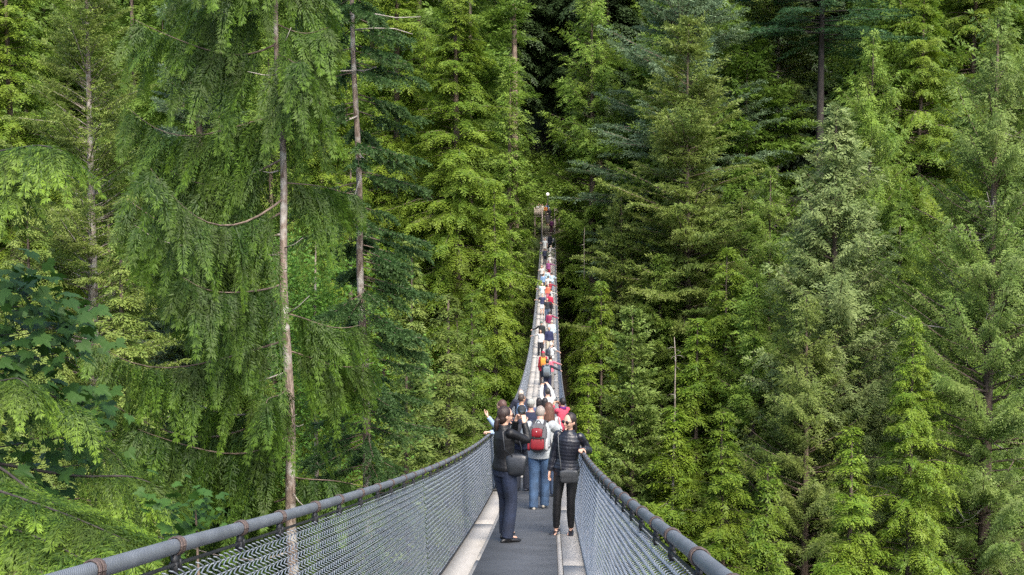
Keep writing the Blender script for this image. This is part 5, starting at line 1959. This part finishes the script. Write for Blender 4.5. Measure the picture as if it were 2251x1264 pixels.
obj('leaves', raw_mesh('leaves', np.concatenate(V), np.zeros((0, 4), int), np.array(F3), LEAF['maple'], False, np.array(TT)), mp)
# a lower maple sapling behind the handrail
sp = at(430, 1120, 8.6)
sm = empty('maple_sapling', (sp[0], 8.6, float(ground_z(sp[0], 8.6))))
G0 = np.array(sm.location)
tag(sm, 'maple sapling with small lobed leaves just behind the left handrail', 'maple')
mb = MB()
limb_tube(mb, [(0, 0, -.2), (.05, .1, (sp[2] - G0[2]) * .6), (0, 0, sp[2] - G0[2])], .03, .008, 6)
mb.build('stem', BARK['brown'], sm, True)
V, F3, TT, nv = [], [], [], 0
for (x, y, n, sz0) in [(400, 1105, 16, .085), (440, 1100, 16, .09), (460, 1130, 10, .08), (360, 1120, 10, .09), (420, 1150, 12, .15), (380, 1180, 10, .13), (480, 1100, 5, .08), (330, 1090, 8, .12)]:
    c_ = at(x, y, 8.6)
    for k in range(n):
        p = c_ + rg.normal(0, .075, 3)
        yw = rg.normal(-.2, 1.2)
        d = np.array([math.cos(yw), math.sin(yw) - .5, -rg.uniform(.1, .9)])
        d /= np.linalg.norm(d)
        nn_ = UPV + rg.normal(0, .35, 3)
        nn_ -= d * (nn_ @ d)
        nn_ /= np.linalg.norm(nn_)
        l_ = np.cross(d, nn_)
        sz = sz0 * rg.uniform(.8, 1.3)
        pts = p + sz * (np.outer(LEAFO[:, 1], d) + np.outer(LEAFO[:, 0], l_) - np.outer(.3 * LEAFO[:, 0] ** 2, nn_))
        V.append(pts - G0)
        F3 += [(nv + a_, nv + b_, nv + c2) for a_, b_, c2 in tri]
        TT += [rg.random()] * len(tri)
        nv += len(LEAFO)
obj('leaves', raw_mesh('leaves', np.concatenate(V), np.zeros((0, 4), int), np.array(F3), LEAF['maple'], False, np.array(TT)), sm)

# --- the cedar standing just outside the left edge: its boughs reach into the picture
ex = at(-420, 900, 8.0)
ec = empty('cedar_tree', (ex[0], 8.0, float(ground_z(ex[0], 8.0))))
E0 = np.array(ec.location)
tag(ec, 'cedar whose bright fern-like boughs reach in low at the left edge', 'cedar')
mb = MB()
limb_tube(mb, [(0, 0, -.5), (0, 0, 6), (.05, 0, ex[2] - E0[2] + 6)], .24, .07, 12)
mb.build('trunk', BARK['brown'], ec, True)
Q, TT = [], []
BG = [  # start height pixel, way points (x, y, Y), number of sprays, spray length, sag, scale
    (1010, [(-60, 1060, 7.6), (60, 1100, 7.3), (170, 1140, 7.0), (285, 1190, 6.8)], 74, .46, .38, 1.0),
    (1080, [(-80, 1130, 7.2), (20, 1160, 7.0), (120, 1195, 6.8), (215, 1250, 6.6)], 58, .44, .42, 1.0),
    (900, [(-20, 1010, 8.6), (75, 1085, 8.3), (150, 1120, 8.2), (250, 1160, 8.0)], 40, .40, .5, .9),
    (250, [(-60, 345, 9.0), (20, 328, 8.8), (90, 318, 8.6), (138, 332, 8.5)], 40, .42, .85, 1.0),
    (330, [(-80, 400, 8.8), (-10, 395, 8.7), (40, 402, 8.6)], 26, .42, .85, 1.0),
    (740, [(-60, 800, 9.4), (60, 850, 9.2), (140, 880, 9.2), (175, 900, 9.2)], 34, .40, .8, .95),
    (880, [(-10, 840, 9.0), (40, 830, 8.8), (62, 850, 8.7)], 24, .38, .8, .9),
    (760, [(80, 900, 10.4), (205, 960, 10.3), (265, 1010, 10.2), (300, 1085, 10.2)], 44, .55, .9, 1.0),
    (940, [(160, 1050, 9.6), (280, 1045, 9.5), (330, 1060, 9.5), (370, 1085, 9.5)], 30, .42, .8, .95),
]
for (ys_, wp, nf, fl, sg_, sc_) in BG:
    nf = int(nf * .9)
    a = at(-420, ys_, 8.0)
    P_ = np.array([a] + [at(*w) for w in wp])
    tq = np.linspace(0, len(P_) - 1, 24)
    P2 = np.stack([np.interp(tq, np.arange(len(P_)), P_[:, c]) for c in range(3)], 1)
    for _ in range(3):
        P2[1:-1] = (P2[:-2] + 2 * P2[1:-1] + P2[2:]) / 4
    mb = MB()
    limb_tube(mb, P2 - E0, .016, .003, 6)
    mb.build('branch', BARK['dark'], ec, True)
    tt = .28 + .72 * (np.arange(nf) + rg.random(nf)) / nf
    idx = tt * (len(P2) - 1)
    o_ = np.stack([np.interp(idx, np.arange(len(P2)), P2[:, c]) for c in range(3)], 1)
    T = norm(np.stack([np.interp(np.minimum(idx + 1, len(P2) - 1), np.arange(len(P2)), P2[:, c]) for c in range(3)], 1) - np.stack([np.interp(np.maximum(idx - 1, 0), np.arange(len(P2)), P2[:, c]) for c in range(3)], 1))
    sdv = norm(np.cross(T, UPV))
    sgn = np.where(np.arange(nf) % 2 == 0, 1, -1)
    d0 = norm(T * rg.uniform(.5, .9, nf)[:, None] + sdv * (sgn * rg.uniform(.3, .8, nf))[:, None] + UPV * rg.uniform(-.25, .2, nf)[:, None])
    d0[-1] = T[-1]
    la = norm(np.cross(d0, UPV) + rg.normal(0, .25, (nf, 3)))
    q_, t_ = fronds(rg, o_, d0, fl * rg.uniform(.7, 1.2, nf) * (1.15 - .4 * tt), la, np.full(nf, sg_), step=.026, leaf=.036 * sc_, lw=.0072, sprig=.165, sub=6)
    Q.append(q_)
    TT.append(np.clip(t_ * 1.15 - .05, 0, 1))
Q = np.concatenate(Q)
obj('crown', quads_mesh('crown', Q - E0, np.concatenate(TT), LEAF['bough']), ec)
N_LEAF[0] += len(Q)

# --- undergrowth on the far slope
rgu = np.random.default_rng(31)
n = 2600
yy = rgu.uniform(70, 150, n)
xx = rgu.uniform(-.5, .48, n) * yy
ok = np.abs(xx - AXIS) > 1.6
xx, yy = xx[ok], yy[ok]
zz = ground_z(xx, yy)
cs = np.stack([xx, yy, zz + .5], 1)
m = 500
y2 = rgu.uniform(139, 172, m)
x2 = rgu.uniform(-9, 9, m)
k2 = (np.abs(x2 - AXIS) > 2.4) | (y2 > 149.5)
c2 = np.stack([x2, y2, ground_z(x2, y2) + .6], 1)[k2]
cs = np.concatenate([cs, c2, c2, c2])
q_, t_ = leaf_cloud(rgu, cs, .75, 85000, .42)
tag(obj('undergrowth', quads_mesh('undergrowth', q_, t_, LEAF['hemlock_dark'])), 'leafy undergrowth covering the canyon slope', 'undergrowth', kind='stuff')
# pale rock showing through on the slope
rk = at(1440, 1080, 108)
mb = MB()
mb.ball((0, 0, 0), (1.5, 1.0, 2.2), 18, 14, deform=lambda v: v * (1 + .22 * np.sin(v[:, :1] * 3.1 + v[:, 2:3] * 2.3) + .14 * np.sin(v[:, 1:2] * 7 + v[:, 2:3] * 5)))
o = mb.build('rock', simple('pale_rock', (.38, .30, .24), .9, var=.45, scale=1.5, bump=.8, bscale=3), None)
o.location = rk
tag(o, 'pale bare rock showing between the trees beyond the right handrail', 'rock')

print("LEAVES", N_LEAF[0], "protos", len(_proto), sum(p[2] for p in _proto.values()))
